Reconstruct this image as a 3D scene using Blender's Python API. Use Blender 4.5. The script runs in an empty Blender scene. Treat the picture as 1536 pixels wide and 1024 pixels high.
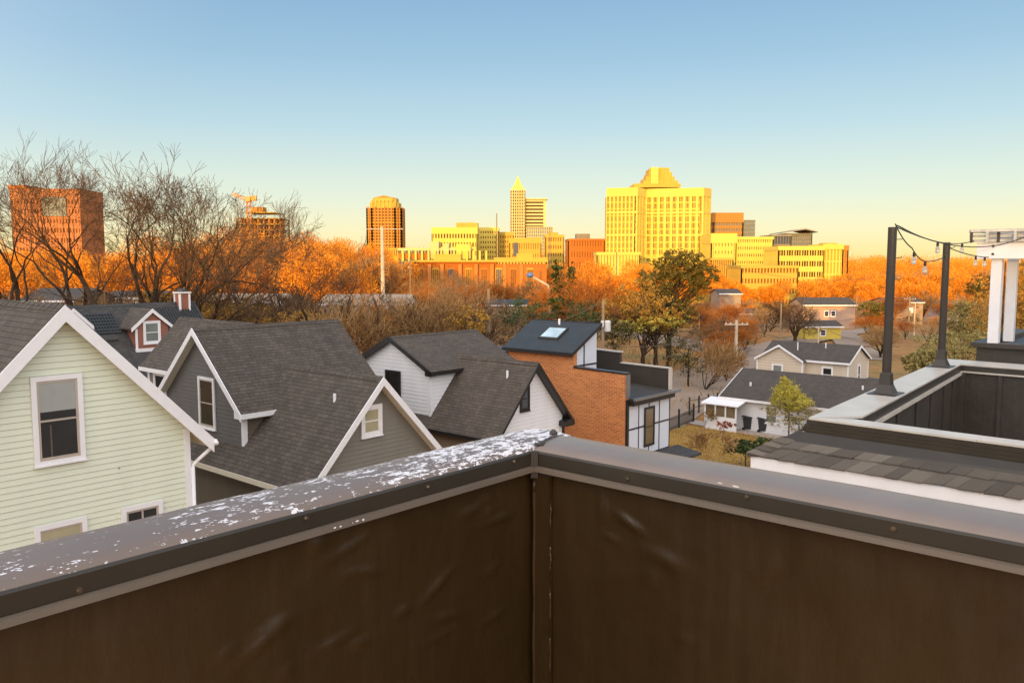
import bpy, math, random
from mathutils import Vector, Matrix
random.seed(7)
R=math.radians
F=1250.;PIT=R(5.35);H=12.5;AZ=R(41.0)
su,cu=math.sin(AZ),math.cos(AZ)
ROT=R(49.0)
SUN_EL=4.3; SUN_PHI=16.0
def ray(px,py):
    x=(px-768)/F; z=-(py-512)/F
    return (x, math.cos(PIT)+z*math.sin(PIT), -math.sin(PIT)+z*math.cos(PIT))
def onY(px,py,Y):
    r=ray(px,py); t=Y/r[1]; return (r[0]*t,Y,H+r[2]*t)
def onZ(px,py,z):
    r=ray(px,py); t=(z-H)/r[2]; return (r[0]*t,r[1]*t,z)
def W(a,b,z=0): return (a*su-b*cu, a*cu+b*su, z)      # block frame -> world
def sst(a,b,x):
    t=max(0,min(1,(x-a)/(b-a))); return t*t*(3-2*t)
def gz(x,y):
    if y<0: y=0
    return -9*sst(110,380,y)+ (0.25*math.sin(x*.05+1)*math.sin(y*.04))*sst(100,160,y)
sc=bpy.context.scene
COL=sc.collection
# ------------------------------------------------------------------ materials
MATS={}
def nmat(name):
    m=bpy.data.materials.new(name); m.use_nodes=True
    nt=m.node_tree; b=nt.nodes['Principled BSDF']; MATS[name]=m
    return m,nt,b
def mth(nt,op,a,b=None,c=None):
    n=nt.nodes.new('ShaderNodeMath'); n.operation=op
    for i,v in enumerate((a,b,c)):
        if v is None: continue
        if isinstance(v,(int,float)): n.inputs[i].default_value=v
        else: nt.links.new(v,n.inputs[i])
    return n.outputs[0]
def mixc(nt,f,a,b,mode='MIX'):
    n=nt.nodes.new('ShaderNodeMix'); n.data_type='RGBA'; n.blend_type=mode
    for s,v in ((0,f),(6,a),(7,b)):
        if isinstance(v,(int,float)): n.inputs[s].default_value=v
        elif isinstance(v,(tuple,list)): n.inputs[s].default_value=(*v[:3],1)
        else: nt.links.new(v,n.inputs[s])
    return n.outputs[2]
def noise(nt,vec,scale,detail=4,rough=.55):
    n=nt.nodes.new('ShaderNodeTexNoise'); n.inputs['Scale'].default_value=scale
    n.inputs['Detail'].default_value=detail; n.inputs['Roughness'].default_value=rough
    if vec is not None: nt.links.new(vec,n.inputs['Vector'])
    return n.outputs['Fac']
def ramp(nt,f,stops):
    n=nt.nodes.new('ShaderNodeValToRGB'); e=n.color_ramp.elements
    while len(e)<len(stops): e.new(.5)
    for i,(p,c) in enumerate(stops):
        e[i].position=p; e[i].color=(*c,1) if len(c)==3 else c
    nt.links.new(f,n.inputs[0]); return n.outputs[0]
def coord(nt,kind='Object'):
    return nt.nodes.new('ShaderNodeTexCoord').outputs[kind]
def mapv(nt,vec,scale=(1,1,1),loc=(0,0,0)):
    n=nt.nodes.new('ShaderNodeMapping'); n.inputs['Scale'].default_value=scale; n.inputs['Location'].default_value=loc
    nt.links.new(vec,n.inputs[0]); return n.outputs[0]
def bump(nt,b,h,strength=.3,dist=.01):
    n=nt.nodes.new('ShaderNodeBump'); n.inputs['Strength'].default_value=strength; n.inputs['Distance'].default_value=dist
    nt.links.new(h,n.inputs['Height']); nt.links.new(n.outputs[0],b.inputs['Normal'])
def plain(name,col,rough=.6,var=.15,scale=3.,metal=0.,streak=False):
    m,nt,b=nmat(name)
    v=coord(nt)
    f=noise(nt,mapv(nt,v,(1,1,.25)) if streak else v,scale,5)
    f=ramp(nt,f,[(.25,(0,0,0)),(.75,(1,1,1))])
    lo=tuple(c*(1-var) for c in col); hi=tuple(min(1,c*(1+var*.6)) for c in col)
    nt.links.new(mixc(nt,f,lo,hi),b.inputs['Base Color'])
    b.inputs['Roughness'].default_value=rough; b.inputs['Metallic'].default_value=metal
    return m
def shingle(name,c1,c2,c3,course=.14,tab=.3):
    m,nt,b=nmat(name)
    uv=coord(nt,'UV')
    br=nt.nodes.new('ShaderNodeTexBrick'); nt.links.new(uv,br.inputs['Vector'])
    br.offset=.37; br.offset_frequency=2; br.squash=.7; br.squash_frequency=3
    br.inputs['Scale'].default_value=1; br.inputs['Brick Width'].default_value=tab; br.inputs['Row Height'].default_value=course
    br.inputs['Mortar Size'].default_value=.008; br.inputs['Mortar Smooth'].default_value=.3; br.inputs['Bias'].default_value=-.1
    br.inputs['Color1'].default_value=(*c1,1); br.inputs['Color2'].default_value=(*c2,1); br.inputs['Mortar'].default_value=(*c3,1)
    g=noise(nt,uv,60,3); L=noise(nt,uv,.6,4)
    c=mixc(nt,.5,br.outputs['Color'],ramp(nt,g,[(.3,(.35,.34,.33)),(.7,(.75,.72,.68))]),'OVERLAY')
    c=mixc(nt,.45,c,ramp(nt,L,[(.3,(.40,.41,.43)),(.7,(.58,.57,.55))]),'OVERLAY')
    st=noise(nt,mapv(nt,uv,(1.3,.16,1)),1.6,5,.65)
    c=mixc(nt,.4,c,ramp(nt,st,[(.35,(.36,.35,.34)),(.62,(.60,.59,.57))]),'OVERLAY')
    nt.links.new(c,b.inputs['Base Color']); b.inputs['Roughness'].default_value=.9
    # course step: saw tooth across the slope
    sx=nt.nodes.new('ShaderNodeSeparateXYZ'); nt.links.new(uv,sx.inputs[0])
    saw=mth(nt,'FRACT',mth(nt,'DIVIDE',sx.outputs[1],course))
    h=mth(nt,'ADD',mth(nt,'MULTIPLY',mth(nt,'SUBTRACT',1.,saw),.6),mth(nt,'MULTIPLY',g,.5))
    h=mth(nt,'SUBTRACT',h,mth(nt,'MULTIPLY',br.outputs['Fac'],.7))
    bump(nt,b,h,.6,.02)
    return m
def brickm(name,c1,c2,mort,w=.22,h=.075,ms=.011):
    m,nt,b=nmat(name); uv=coord(nt,'UV')
    br=nt.nodes.new('ShaderNodeTexBrick'); nt.links.new(uv,br.inputs['Vector']); br.offset=.5
    br.inputs['Scale'].default_value=1; br.inputs['Brick Width'].default_value=w; br.inputs['Row Height'].default_value=h
    br.inputs['Mortar Size'].default_value=ms; br.inputs['Mortar Smooth'].default_value=.2
    br.inputs['Color1'].default_value=(*c1,1); br.inputs['Color2'].default_value=(*c2,1); br.inputs['Mortar'].default_value=(*mort,1)
    L=noise(nt,uv,.5,5,.6)
    c=mixc(nt,.5,br.outputs['Color'],ramp(nt,L,[(.3,(.3,.28,.26)),(.65,(.62,.6,.58))]),'OVERLAY')
    nt.links.new(c,b.inputs['Base Color']); b.inputs['Roughness'].default_value=.85
    bump(nt,b,mth(nt,'SUBTRACT',1.,br.outputs['Fac']),.7,.01)
    return m
def glass(name,col=(.022,.02,.018),rough=.06,spec=.5):
    m,nt,b=nmat(name); v=coord(nt)
    f=noise(nt,v,1.3,2); nt.links.new(mixc(nt,f,tuple(c*.6 for c in col),tuple(c*1.5 for c in col)),b.inputs['Base Color'])
    b.inputs['Roughness'].default_value=rough; b.inputs['Specular IOR Level'].default_value=spec
    return m
def twig(name,c1,c2,rough=.8,scale=.6,trans=0):
    m,nt,b=nmat(name); v=coord(nt); f=noise(nt,v,scale,6,.7)
    geo=nt.nodes.new('ShaderNodeNewGeometry'); oi=nt.nodes.new('ShaderNodeObjectInfo')
    f2=mth(nt,'ADD',mth(nt,'MULTIPLY',f,.7),mth(nt,'MULTIPLY',geo.outputs['Random Per Island'],.5))
    f2=mth(nt,'ADD',f2,mth(nt,'MULTIPLY',mth(nt,'SUBTRACT',oi.outputs['Random'],.5),.35))
    nt.links.new(ramp(nt,f2,[(.25,c1),(.8,c2)]),b.inputs['Base Color']); b.inputs['Roughness'].default_value=rough
    b.inputs['Specular IOR Level'].default_value=.2
    return m
def peel(name,base,peelc,rough,axis,lo,hi,dens0,dens1):
    """painted metal whose paint flakes off (bare white primer), denser towards one end"""
    m,nt,b=nmat(name); v=coord(nt)
    sx=nt.nodes.new('ShaderNodeSeparateXYZ'); nt.links.new(v,sx.inputs[0])
    t=mth(nt,'DIVIDE',mth(nt,'SUBTRACT',sx.outputs[axis],lo),hi-lo)
    n=nt.nodes.new('ShaderNodeClamp'); nt.links.new(t,n.inputs[0]); t=n.outputs[0]
    sc_=mapv(nt,v,(1,1.9,1))
    f=noise(nt,sc_,31,7,.66); f3=noise(nt,sc_,95,3,.6); f=mth(nt,'ADD',mth(nt,'MULTIPLY',f,.65),mth(nt,'MULTIPLY',f3,.35)); f4=noise(nt,v,5,2)
    th=mth(nt,'ADD',dens0,mth(nt,'MULTIPLY',mth(nt,'POWER',t,1.5),dens1-dens0))
    th=mth(nt,'SUBTRACT',th,mth(nt,'MULTIPLY',mth(nt,'SUBTRACT',f4,.5),.22))
    k=mth(nt,'GREATER_THAN',f,th)
    wv=noise(nt,mapv(nt,v,(1.2,6,1)),1.6,3)
    bc=mixc(nt,wv,tuple(c*.8 for c in base),tuple(c*1.2 for c in base))
    nt.links.new(mixc(nt,k,bc,peelc),b.inputs['Base Color'])
    nt.links.new(mth(nt,'ADD',rough,mth(nt,'MULTIPLY',k,.35)),b.inputs['Roughness'])
    bump(nt,b,mth(nt,'ADD',mth(nt,'MULTIPLY',k,-.6),mth(nt,'MULTIPLY',wv,.4)),.25,.003)
    return m
def membrane(name,col,rough=.42):
    m,nt,b=nmat(name); v=coord(nt)
    f=noise(nt,v,1.7,6,.6); f2=noise(nt,mapv(nt,v,(1,1,.35)),9,4); f3=noise(nt,mapv(nt,v,(6,6,.6)),2.,5,.7); f5=noise(nt,v,120,2)
    c=mixc(nt,f,tuple(c*.6 for c in col),tuple(c*1.35 for c in col))
    c=mixc(nt,mth(nt,'MULTIPLY',ramp(nt,f3,[(.52,(0,0,0)),(.75,(1,1,1))]),.16),c,tuple(x*2.6 for x in col))
    nt.links.new(c,b.inputs['Base Color'])
    nt.links.new(mth(nt,'ADD',rough-.14,mth(nt,'MULTIPLY',f3,.3)),b.inputs['Roughness'])
    h=mth(nt,'ADD',mth(nt,'ADD',mth(nt,'MULTIPLY',f2,.6),mth(nt,'MULTIPLY',noise(nt,v,2.6,3),2.6)),mth(nt,'MULTIPLY',f5,.04))
    bump(nt,b,h,.55,.014)
    return m
shingle('shingle_gray',(.068,.056,.045),(.102,.085,.069),(.022,.019,.017))
shingle('shingle_brown',(.074,.060,.048),(.106,.087,.070),(.025,.021,.018))
shingle('shingle_dark',(.045,.044,.045),(.075,.072,.07),(.02,.02,.02))

shingle('shingle_far',(.062,.052,.044),(.085,.072,.062),(.045,.04,.035))
brickm('brick_orange',(.66,.21,.05),(.46,.125,.03),(.60,.36,.17),.30,.10,.016)
brickm('brick_red',(.42,.13,.08),(.33,.1,.06),(.35,.25,.2))
plain('siding_green',(.71,.75,.60),.55,.06,1.5,streak=True)
plain('siding_gray',(.12,.112,.105),.6,.12,1.5,streak=True)
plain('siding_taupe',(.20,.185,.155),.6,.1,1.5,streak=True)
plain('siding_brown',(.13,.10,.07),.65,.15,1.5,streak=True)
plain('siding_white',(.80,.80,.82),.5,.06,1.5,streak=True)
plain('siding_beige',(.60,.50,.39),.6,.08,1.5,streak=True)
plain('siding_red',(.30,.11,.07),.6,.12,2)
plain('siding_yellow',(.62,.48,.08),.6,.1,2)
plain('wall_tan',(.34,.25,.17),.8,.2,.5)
plain('wall_pink',(.42,.28,.20),.8,.15,.5)
plain('groove_shade',(.16,.15,.13),.9,.2,2)  # dark colour stands in for the shadow under each board lap
plain('trim_white',(.82,.81,.82),.45,.06,4)
plain('trim_cream',(.75,.68,.54),.5,.08,4)
plain('trim_black',(.022,.02,.019),.35,.4,9)
plain('trim_peeled',(.03,.026,.023),.5,.8,9)
plain('panel_white',(.66,.70,.78),.5,.07,1)
plain('roof_membrane',(.05,.047,.044),.6,.25,1.2)
plain('roof_metal',(.028,.034,.036),.45,.25,2)
plain('metal_galv',(.35,.36,.38),.35,.25,6,metal=.8)
plain('metal_white',(.56,.51,.44),.35,.14,3,streak=True)
plain('metal_hem',(.135,.105,.078),.35,.15,5)
plain('metal_fascia',(.034,.027,.018),.38,.25,4)
plain('metal_dark',(.04,.034,.028),.4,.3,6)
plain('pole_paint',(.035,.028,.022),.4,.25,5)
plain('rust_screw',(.16,.12,.08),.35,.4,40,metal=.7)
plain('sash_tan',(.45,.38,.32),.5,.1,6)
plain('blind_gray',(.34,.35,.33),.8,.08,5)
plain('blind_olive',(.40,.36,.22),.8,.1,5)
plain('curtain',(.5,.5,.42),.9,.1,5); plain('curtain_dim',(.11,.09,.07),.9,.3,8)
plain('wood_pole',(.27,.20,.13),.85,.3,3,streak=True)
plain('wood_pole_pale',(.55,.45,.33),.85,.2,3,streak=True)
plain('transformer',(.62,.63,.65),.4,.1,3)
plain('wire',(.12,.09,.06),.6,.1,3)
plain('wire_dark',(.02,.018,.016),.5,.1,3)
plain('asphalt',(.30,.225,.165),.9,.18,.35)
plain('concrete',(.42,.36,.30),.85,.2,.6)
plain('deck_wood',(.42,.20,.07),.7,.3,2)
plain('fence_metal',(.02,.02,.02),.5,.2,4)
plain('bin_plastic',(.035,.037,.045),.45,.3,3)
plain('car_blue',(.10,.14,.22),.3,.1,2)
plain('car_white',(.7,.7,.7),.3,.05,2)
plain('car_gray',(.28,.28,.29),.3,.05,2)
plain('tyre',(.02,.02,.02),.9,.1,3)
plain('pergola_weathered',(.52,.52,.50),.7,.4,7)
plain('bolt',(.05,.04,.035),.4,.3,10)
plain('skin_blue',(.10,.2,.42),.5,.2,2)
glass('glass_dark'); glass('glass_sky',(.08,.1,.12),.04); glass('glass_amber',(.16,.12,.07),.12)
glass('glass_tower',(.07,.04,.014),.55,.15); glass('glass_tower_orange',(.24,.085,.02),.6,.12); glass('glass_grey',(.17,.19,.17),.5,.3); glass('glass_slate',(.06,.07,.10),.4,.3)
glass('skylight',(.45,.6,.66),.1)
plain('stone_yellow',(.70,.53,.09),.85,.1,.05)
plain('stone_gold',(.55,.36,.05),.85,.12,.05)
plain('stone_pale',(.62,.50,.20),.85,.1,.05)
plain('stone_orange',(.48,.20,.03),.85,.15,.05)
plain('brick_far',(.46,.15,.02),.9,.2,.06)
plain('brick_pink',(.46,.17,.055),.9,.2,.06)
plain('pier_pale',(.50,.20,.04),.9,.15,.06)
plain('stone_grey',(.26,.22,.16),.85,.1,.05)
plain('crane_paint',(.7,.3,.06),.5,.1,.1)
twig('bark',(.022,.014,.009),(.075,.048,.028),.9,1.2)
twig('twigs',(.04,.022,.012),(.13,.075,.038))
twig('twigs_tan',(.15,.085,.035),(.40,.24,.10))
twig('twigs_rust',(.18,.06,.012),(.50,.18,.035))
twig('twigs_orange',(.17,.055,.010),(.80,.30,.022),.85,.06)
twig('brush',(.14,.085,.03),(.40,.24,.08),.9,.3)
twig('leaf_gold',(.16,.10,.02),(.48,.27,.05),.8,.5)
twig('leaf_dark',(.03,.032,.008),(.15,.12,.025),.7,.6)
twig('leaf_ivy',(.015,.035,.012),(.075,.11,.03),.6,.8)
twig('leaf_lime',(.22,.20,.03),(.55,.47,.09),.7,1.)
twig('leaf_pale',(.12,.10,.03),(.36,.29,.10),.7,1.)
twig('leaf_red',(.14,.03,.02),(.32,.08,.04),.7,1.)
def near_shingle():
    m,nt,b=nmat('shingle_near'); v=coord(nt); g=noise(nt,v,140,2,.7); L=noise(nt,v,3,4)
    geo=nt.nodes.new('ShaderNodeNewGeometry')
    f=mth(nt,'ADD',mth(nt,'MULTIPLY',geo.outputs['Random Per Island'],.4),mth(nt,'ADD',mth(nt,'MULTIPLY',g,.45),mth(nt,'MULTIPLY',L,.25)))
    nt.links.new(ramp(nt,f,[(.25,(.045,.038,.031)),(.55,(.095,.080,.064)),(.9,(.175,.148,.118))]),b.inputs['Base Color']); b.inputs['Roughness'].default_value=.95
    bump(nt,b,g,.5,.004)
near_shingle()
def groundmat():
    m,nt,b=nmat('ground_mat'); v=coord(nt)
    a=noise(nt,v,.05,5,.6); c=noise(nt,v,.9,6,.7); d=noise(nt,v,12,4,.7)
    col=ramp(nt,a,[(.35,(.24,.12,.038)),(.5,(.34,.175,.055)),(.64,(.16,.135,.045))])
    col=mixc(nt,.6,col,ramp(nt,c,[(.3,(.25,.25,.22)),(.7,(.7,.66,.55))]),'OVERLAY')
    col=mixc(nt,.5,col,ramp(nt,d,[(.3,(.2,.2,.2)),(.7,(.8,.75,.65))]),'OVERLAY')
    nt.links.new(col,b.inputs['Base Color']); b.inputs['Roughness'].default_value=.95
    bump(nt,b,d,.6,.05)
groundmat()
def lawn():
    m,nt,b=nmat('lawn_mat'); v=coord(nt); c=noise(nt,v,.5,6,.7); d=noise(nt,v,6,5,.7)
    col=ramp(nt,c,[(.3,(.26,.155,.045)),(.6,(.34,.22,.06)),(.75,(.20,.17,.05))])
    col=mixc(nt,.7,col,ramp(nt,d,[(.3,(.22,.22,.2)),(.7,(.78,.74,.6))]),'OVERLAY')
    nt.links.new(col,b.inputs['Base Color']); b.inputs['Roughness'].default_value=.95
    bump(nt,b,d,.7,.04)
lawn()
peel('coping_peel',(.17,.13,.105),(.72,.71,.73),.42,0,.2,1.75,.606,.497)
peel('coping_brown',(.21,.165,.135),(.82,.82,.85),.38,1,-4,-9,.9,.9)
membrane('membrane_brown',(.036,.0205,.0066),.34)
membrane('membrane_gray',(.045,.036,.027),.5)
# ------------------------------------------------------------------ mesh builder
class MB:
    def __init__(s): s.v=[];s.f=[];s.m=[];s.smooth=False
    def face(s,pts,m=0):
        i=len(s.v); s.v.extend([tuple(p) for p in pts]); s.f.append(tuple(range(i,i+len(pts)))); s.m.append(m)
    def box(s,x0,x1,y0,y1,z0,z1,m=0):
        if x0>x1:x0,x1=x1,x0
        if y0>y1:y0,y1=y1,y0
        if z0>z1:z0,z1=z1,z0
        i=len(s.v)
        s.v.extend([(x0,y0,z0),(x1,y0,z0),(x1,y1,z0),(x0,y1,z0),(x0,y0,z1),(x1,y0,z1),(x1,y1,z1),(x0,y1,z1)])
        for q in ((3,2,1,0),(4,5,6,7),(0,1,5,4),(1,2,6,5),(2,3,7,6),(3,0,4,7)):
            s.f.append(tuple(i+k for k in q)); s.m.append(m)
        return s
    def prism(s,pts,ext,m=0,mside=None):
        """pts polygon, extruded by vector ext"""
        if mside is None: mside=m
        n=len(pts); i=len(s.v); P=[Vector(p) for p in pts]; E=Vector(ext)
        nn=Vector((0,0,0))
        for k in range(n): nn+=P[k].cross(P[(k+1)%n])
        if nn.dot(E)>0: P=P[::-1]     # first cap must face away from ext
        s.v.extend([tuple(p) for p in P]+[tuple(p+E) for p in P])
        s.f.append(tuple(range(i,i+n))); s.m.append(m)
        s.f.append(tuple(range(i+2*n-1,i+n-1,-1))); s.m.append(m)
        for k in range(n):
            a=i+k;b=i+(k+1)%n; s.f.append((b,a,a+n,b+n)); s.m.append(mside)
        return s
    def tube(s,p0,p1,r0,r1,n=6,cap=False,m=0):
        p0=Vector(p0);p1=Vector(p1);d=p1-p0
        if d.length<1e-6: return s
        d.normalize(); a=Vector((0,0,1)) if abs(d.z)<.9 else Vector((1,0,0))
        x=d.cross(a).normalized(); y=d.cross(x)
        i=len(s.v)
        for (p,r) in ((p0,r0),(p1,r1)):
            for k in range(n):
                t=2*math.pi*k/n; s.v.append(tuple(p+x*(r*math.cos(t))+y*(r*math.sin(t))))
        for k in range(n):
            b=(k+1)%n; s.f.append((i+k,i+b,i+n+b,i+n+k)); s.m.append(m)
        if cap:
            s.f.append(tuple(i+k for k in range(n-1,-1,-1))); s.m.append(m)
            s.f.append(tuple(i+n+k for k in range(n))); s.m.append(m)
        return s
    def path(s,pts,r,n=6,m=0):
        for k in range(len(pts)-1): s.tube(pts[k],pts[k+1],r,r,n,k in (0,len(pts)-2),m)
        return s
    def lathe(s,c,prof,n=16,m=0):
        i=len(s.v)
        for (r,z) in prof:
            for k in range(n):
                t=2*math.pi*k/n; s.v.append((c[0]+r*math.cos(t),c[1]+r*math.sin(t),c[2]+z))
        for j in range(len(prof)-1):
            for k in range(n):
                b=(k+1)%n; s.f.append((i+j*n+k,i+j*n+b,i+(j+1)*n+b,i+(j+1)*n+k)); s.m.append(m)
        s.f.append(tuple(i+k for k in range(n-1,-1,-1))); s.m.append(m)
        s.f.append(tuple(i+(len(prof)-1)*n+k for k in range(n))); s.m.append(m)
        return s
    def build(s,name,mats,parent=None,loc=None,uv=True,smooth=False,bevel=0):
        if isinstance(mats,str): mats=[mats]
        me=bpy.data.meshes.new(name); me.from_pydata(s.v,[],s.f)
        for mm in mats: me.materials.append(MATS[mm])
        if len(mats)>1: me.polygons.foreach_set('material_index',s.m)
        if uv and len(s.f)<60000:
            ul=me.uv_layers.new(name='UVMap'); dat=ul.data
            for p in me.polygons:
                n=p.normal
                t=Vector((-n.y,n.x,0))
                if t.length<1e-3: t=Vector((1,0,0))
                t.normalize(); b=n.cross(t)
                for li in p.loop_indices:
                    co=me.vertices[me.loops[li].vertex_index].co
                    dat[li].uv=(co.dot(t),co.dot(b))
        if smooth: me.polygons.foreach_set('use_smooth',[True]*len(me.polygons))
        me.update()
        o=bpy.data.objects.new(name,me); COL.objects.link(o)
        if parent is not None: o.parent=parent
        if loc: o.location=loc
        if bevel:
            md=o.modifiers.new('bevel','BEVEL'); md.width=bevel; md.segments=2; md.limit_method='ANGLE'
        return o
def tag(o,label=None,cat=None,group=None,kind=None):
    if label: o['label']=label
    if cat: o['category']=cat
    if group: o['group']=group
    if kind: o['kind']=kind
    return o
def thing(name,label,cat,loc=(0,0,0),rz=0.,group=None):
    o=bpy.data.objects.new(name,None); COL.objects.link(o); o.location=loc; o.rotation_euler=(0,0,rz); o.empty_display_size=.3
    return tag(o,label,cat,group)
def copy_tree(o,parent=None):
    c=o.copy(); COL.objects.link(c)
    if parent is not None: c.parent=parent
    for ch in [x for x in bpy.data.objects if x.parent==o]: copy_tree(ch,c)
    return c
CH={}
def copy_thing(o,loc,rz,scale,label,group=None):
    c=o.copy(); COL.objects.link(c); c.location=loc; c.rotation_euler=(0,0,rz); c.scale=scale if isinstance(scale,tuple) else (scale,)*3
    c['label']=label
    if group: c['group']=group
    elif 'group' in c: del c['group']
    for ch in o.children:
        d=ch.copy(); COL.objects.link(d); d.parent=c
    return c
def fthing(name,label,cat,a,b,z=0,group=None):           # thing in the block frame
    return thing(name,label,cat,W(a,b,z),ROT,group)
# --------------------------------------------------------------- wall helpers (local coords: x=u, y=v)
def mapper(axis,c,out):
    """plane at axis=c ; out=+-1 direction of outward normal. returns f(t,z,off)"""
    if axis=='x': return lambda t,z,o=0.: (c+out*o,t,z)
    return lambda t,z,o=0.: (t,c+out*o,z)
def clipz(poly,z0,z1):
    def cl(P,zc,keep_above):
        out=[]
        for i in range(len(P)):
            p=P[i];q=P[(i+1)%len(P)]
            pi=(p[1]>=zc) if keep_above else (p[1]<=zc); qi=(q[1]>=zc) if keep_above else (q[1]<=zc)
            if pi: out.append(p)
            if pi!=qi:
                k=(zc-p[1])/(q[1]-p[1]); out.append((p[0]+k*(q[0]-p[0]),zc))
        return out
    P=cl(poly,z0,True)
    if len(P)>=3: P=cl(P,z1,False)
    return P if len(P)>=3 else []
def clap(mb,poly,mp,h=.12,gap=.008,d=.02,m=0,mg=1,z0=None):
    """real lapped boards over a convex outline (t,z)"""
    zs=[p[1] for p in poly]; z=min(zs) if z0 is None else z0; top=max(zs)
    def orient(f):
        return f
    mb.face([mp(t,zz,0.) for t,zz in poly],mg)  # dark backing sheet, painted shade seen through the gaps between boards
    while z<top:
        P=clipz(poly,z+gap,z+h)
        if P:
            off=lambda zz:d*(1-.75*(zz-z)/h)
            mb.face([mp(t,zz,off(zz)) for t,zz in P],m)
            lo=[p for p in P if abs(p[1]-(z+gap))<1e-6]
            if len(lo)>=2:
                a=min(lo);b=max(lo)
                mb.face([mp(a[0],a[1],0),mp(b[0],b[1],0),mp(b[0],b[1],off(a[1])),mp(a[0],a[1],off(a[1]))],m)
        z+=h
def window(parent,mp,t0,t1,z0,z1,cas=.09,frame='trim_white',sash='sash_tan',gl='glass_dark',rail=True,blind=None,blindz=.5,mull=False,base=.0,sill=True,label=None):
    """casing from t0..t1, z0..z1 (outer)"""
    if t0>t1: t0,t1=t1,t0
    def bx(mb,ta,tb,za,zb,o0,o1):
        pts=[mp(ta,za,o0),mp(tb,za,o0),mp(tb,zb,o0),mp(ta,zb,o0)]
        e=Vector(mp(ta,za,o1))-Vector(mp(ta,za,o0)); mb.prism(pts,e)
    f=MB(); o0=base; o1=base+.055
    bx(f,t0,t0+cas,z0,z1,o0,o1); bx(f,t1-cas,t1,z0,z1,o0,o1)
    bx(f,t0+cas,t1-cas,z1-cas,z1,o0,o1); bx(f,t0+cas,t1-cas,z0,z0+cas*.8,o0,o1)
    if sill: bx(f,t0-.02,t1+.02,z0-.035,z0-.001,o0,o1+.03)
    w=f.build('window',frame,parent)
    if label: w['label']=label
    s=MB(); q=.045; a=t0+cas+.001;b=t1-cas-.001;c=z0+cas*.8+.001;d=z1-cas-.001; p1=base+.04
    bx(s,a,a+q,c,d,o0,p1);bx(s,b-q,b,c,d,o0,p1);bx(s,a+q,b-q,d-q,d,o0,p1);bx(s,a+q,b-q,c,c+q*1.4,o0,p1)
    zm=(c+d)/2
    if rail: bx(s,a+q,b-q,zm-.02,zm+.02,o0,p1+.004)
    if mull: bx(s,(a+b)/2-.02,(a+b)/2+.02,c+q*1.4,d-q,o0,p1-.003)
    s.build('sash',sash,w)
    g=MB(); g.face([mp(a+q,c,base+.028),mp(b-q,c,base+.028),mp(b-q,d-q,base+.028),mp(a+q,d-q,base+.028)]); g.build('pane',gl,w)
    if blind:
        g=MB(); zb=d-q-(d-c)*blindz; bx(g,a+q,b-q,zb,d-q,base+.0285,base+.0315); g.build('blind',blind,w)
    return w
# --------------------------------------------------------------- roof helpers
def slab(mb,pts,th,m=0):
    """roof plane polygon (top), thickened downwards"""
    mb.prism(pts,(0,0,-th),m)
def gable_roof(parent,axis,c,p0,p1,zr,slope,hl,hr,mat,th=.10,name='roof'):
    """ridge along axis ('y' ridge runs along y at x=c) from p0 to p1"""
    mb=MB()
    def P(t,s,z): return (t,s,z) if axis=='y' else (s,t,z)
    for sg,h in ((-1,hl),(1,hr)):
        e=c+sg*h
        slab(mb,[P(c,p0,zr),P(c,p1,zr),P(e,p1,zr-slope*h),P(e,p0,zr-slope*h)],th)
    return mb.build(name,mat,parent)
def ridge_cap(parent,axis,c,p0,p1,zr,slope,mat):
    mb=MB()
    def P(t,s,z): return (t,s,z) if axis=='y' else (s,t,z)
    n=int(abs(p1-p0)/.3)+1; st=(p1-p0)/n; w=.13
    for i in range(n):
        a=p0+i*st; b=a+st*1.02
        for sg in (-1,1):
            mb.prism([P(c,a,zr+.035),P(c,b,zr+.02),P(c+sg*w,b,zr+.02-slope*w),P(c+sg*w,a,zr+.035-slope*w)],(0,0,-.018))
    return mb.build('ridge_cap',mat,parent)
def rakes(parent,axis,c,pf,out,zr,slope,hl,hr,mat,hgt=.2,th=.03,drop=.02,name='rake_trim',tail=True):
    """barge boards on gable end plane at pf"""
    mb=MB()
    def P(t,z): return (t,pf,z) if axis=='y' else (pf,t,z)
    E=(0,out*th,0) if axis=='y' else (out*th,0,0)
    for sg,h in ((-1,hl),(1,hr)):
        e=c+sg*h; z0=zr+drop; z1=zr-slope*h+drop
        mb.prism([P(c,z0),P(e,z1),P(e,z1-hgt),P(c,z0-hgt)],E)
    return mb.build(name,mat,parent)
def soffit(parent,axis,c,p0,p1,zr,slope,hl,hr,mat,dz=.16,w0=0):
    mb=MB()
    def P(t,s,z): return (t,s,z) if axis=='y' else (s,t,z)
    for sg,h in ((-1,hl),(1,hr)):
        e=c+sg*h
        mb.prism([P(c,p0,zr-dz),P(c,p1,zr-dz),P(e,p1,zr-dz-slope*h),P(e,p0,zr-dz-slope*h)],(0,0,-.02))
    return mb.build('soffit',mat,parent)
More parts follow.
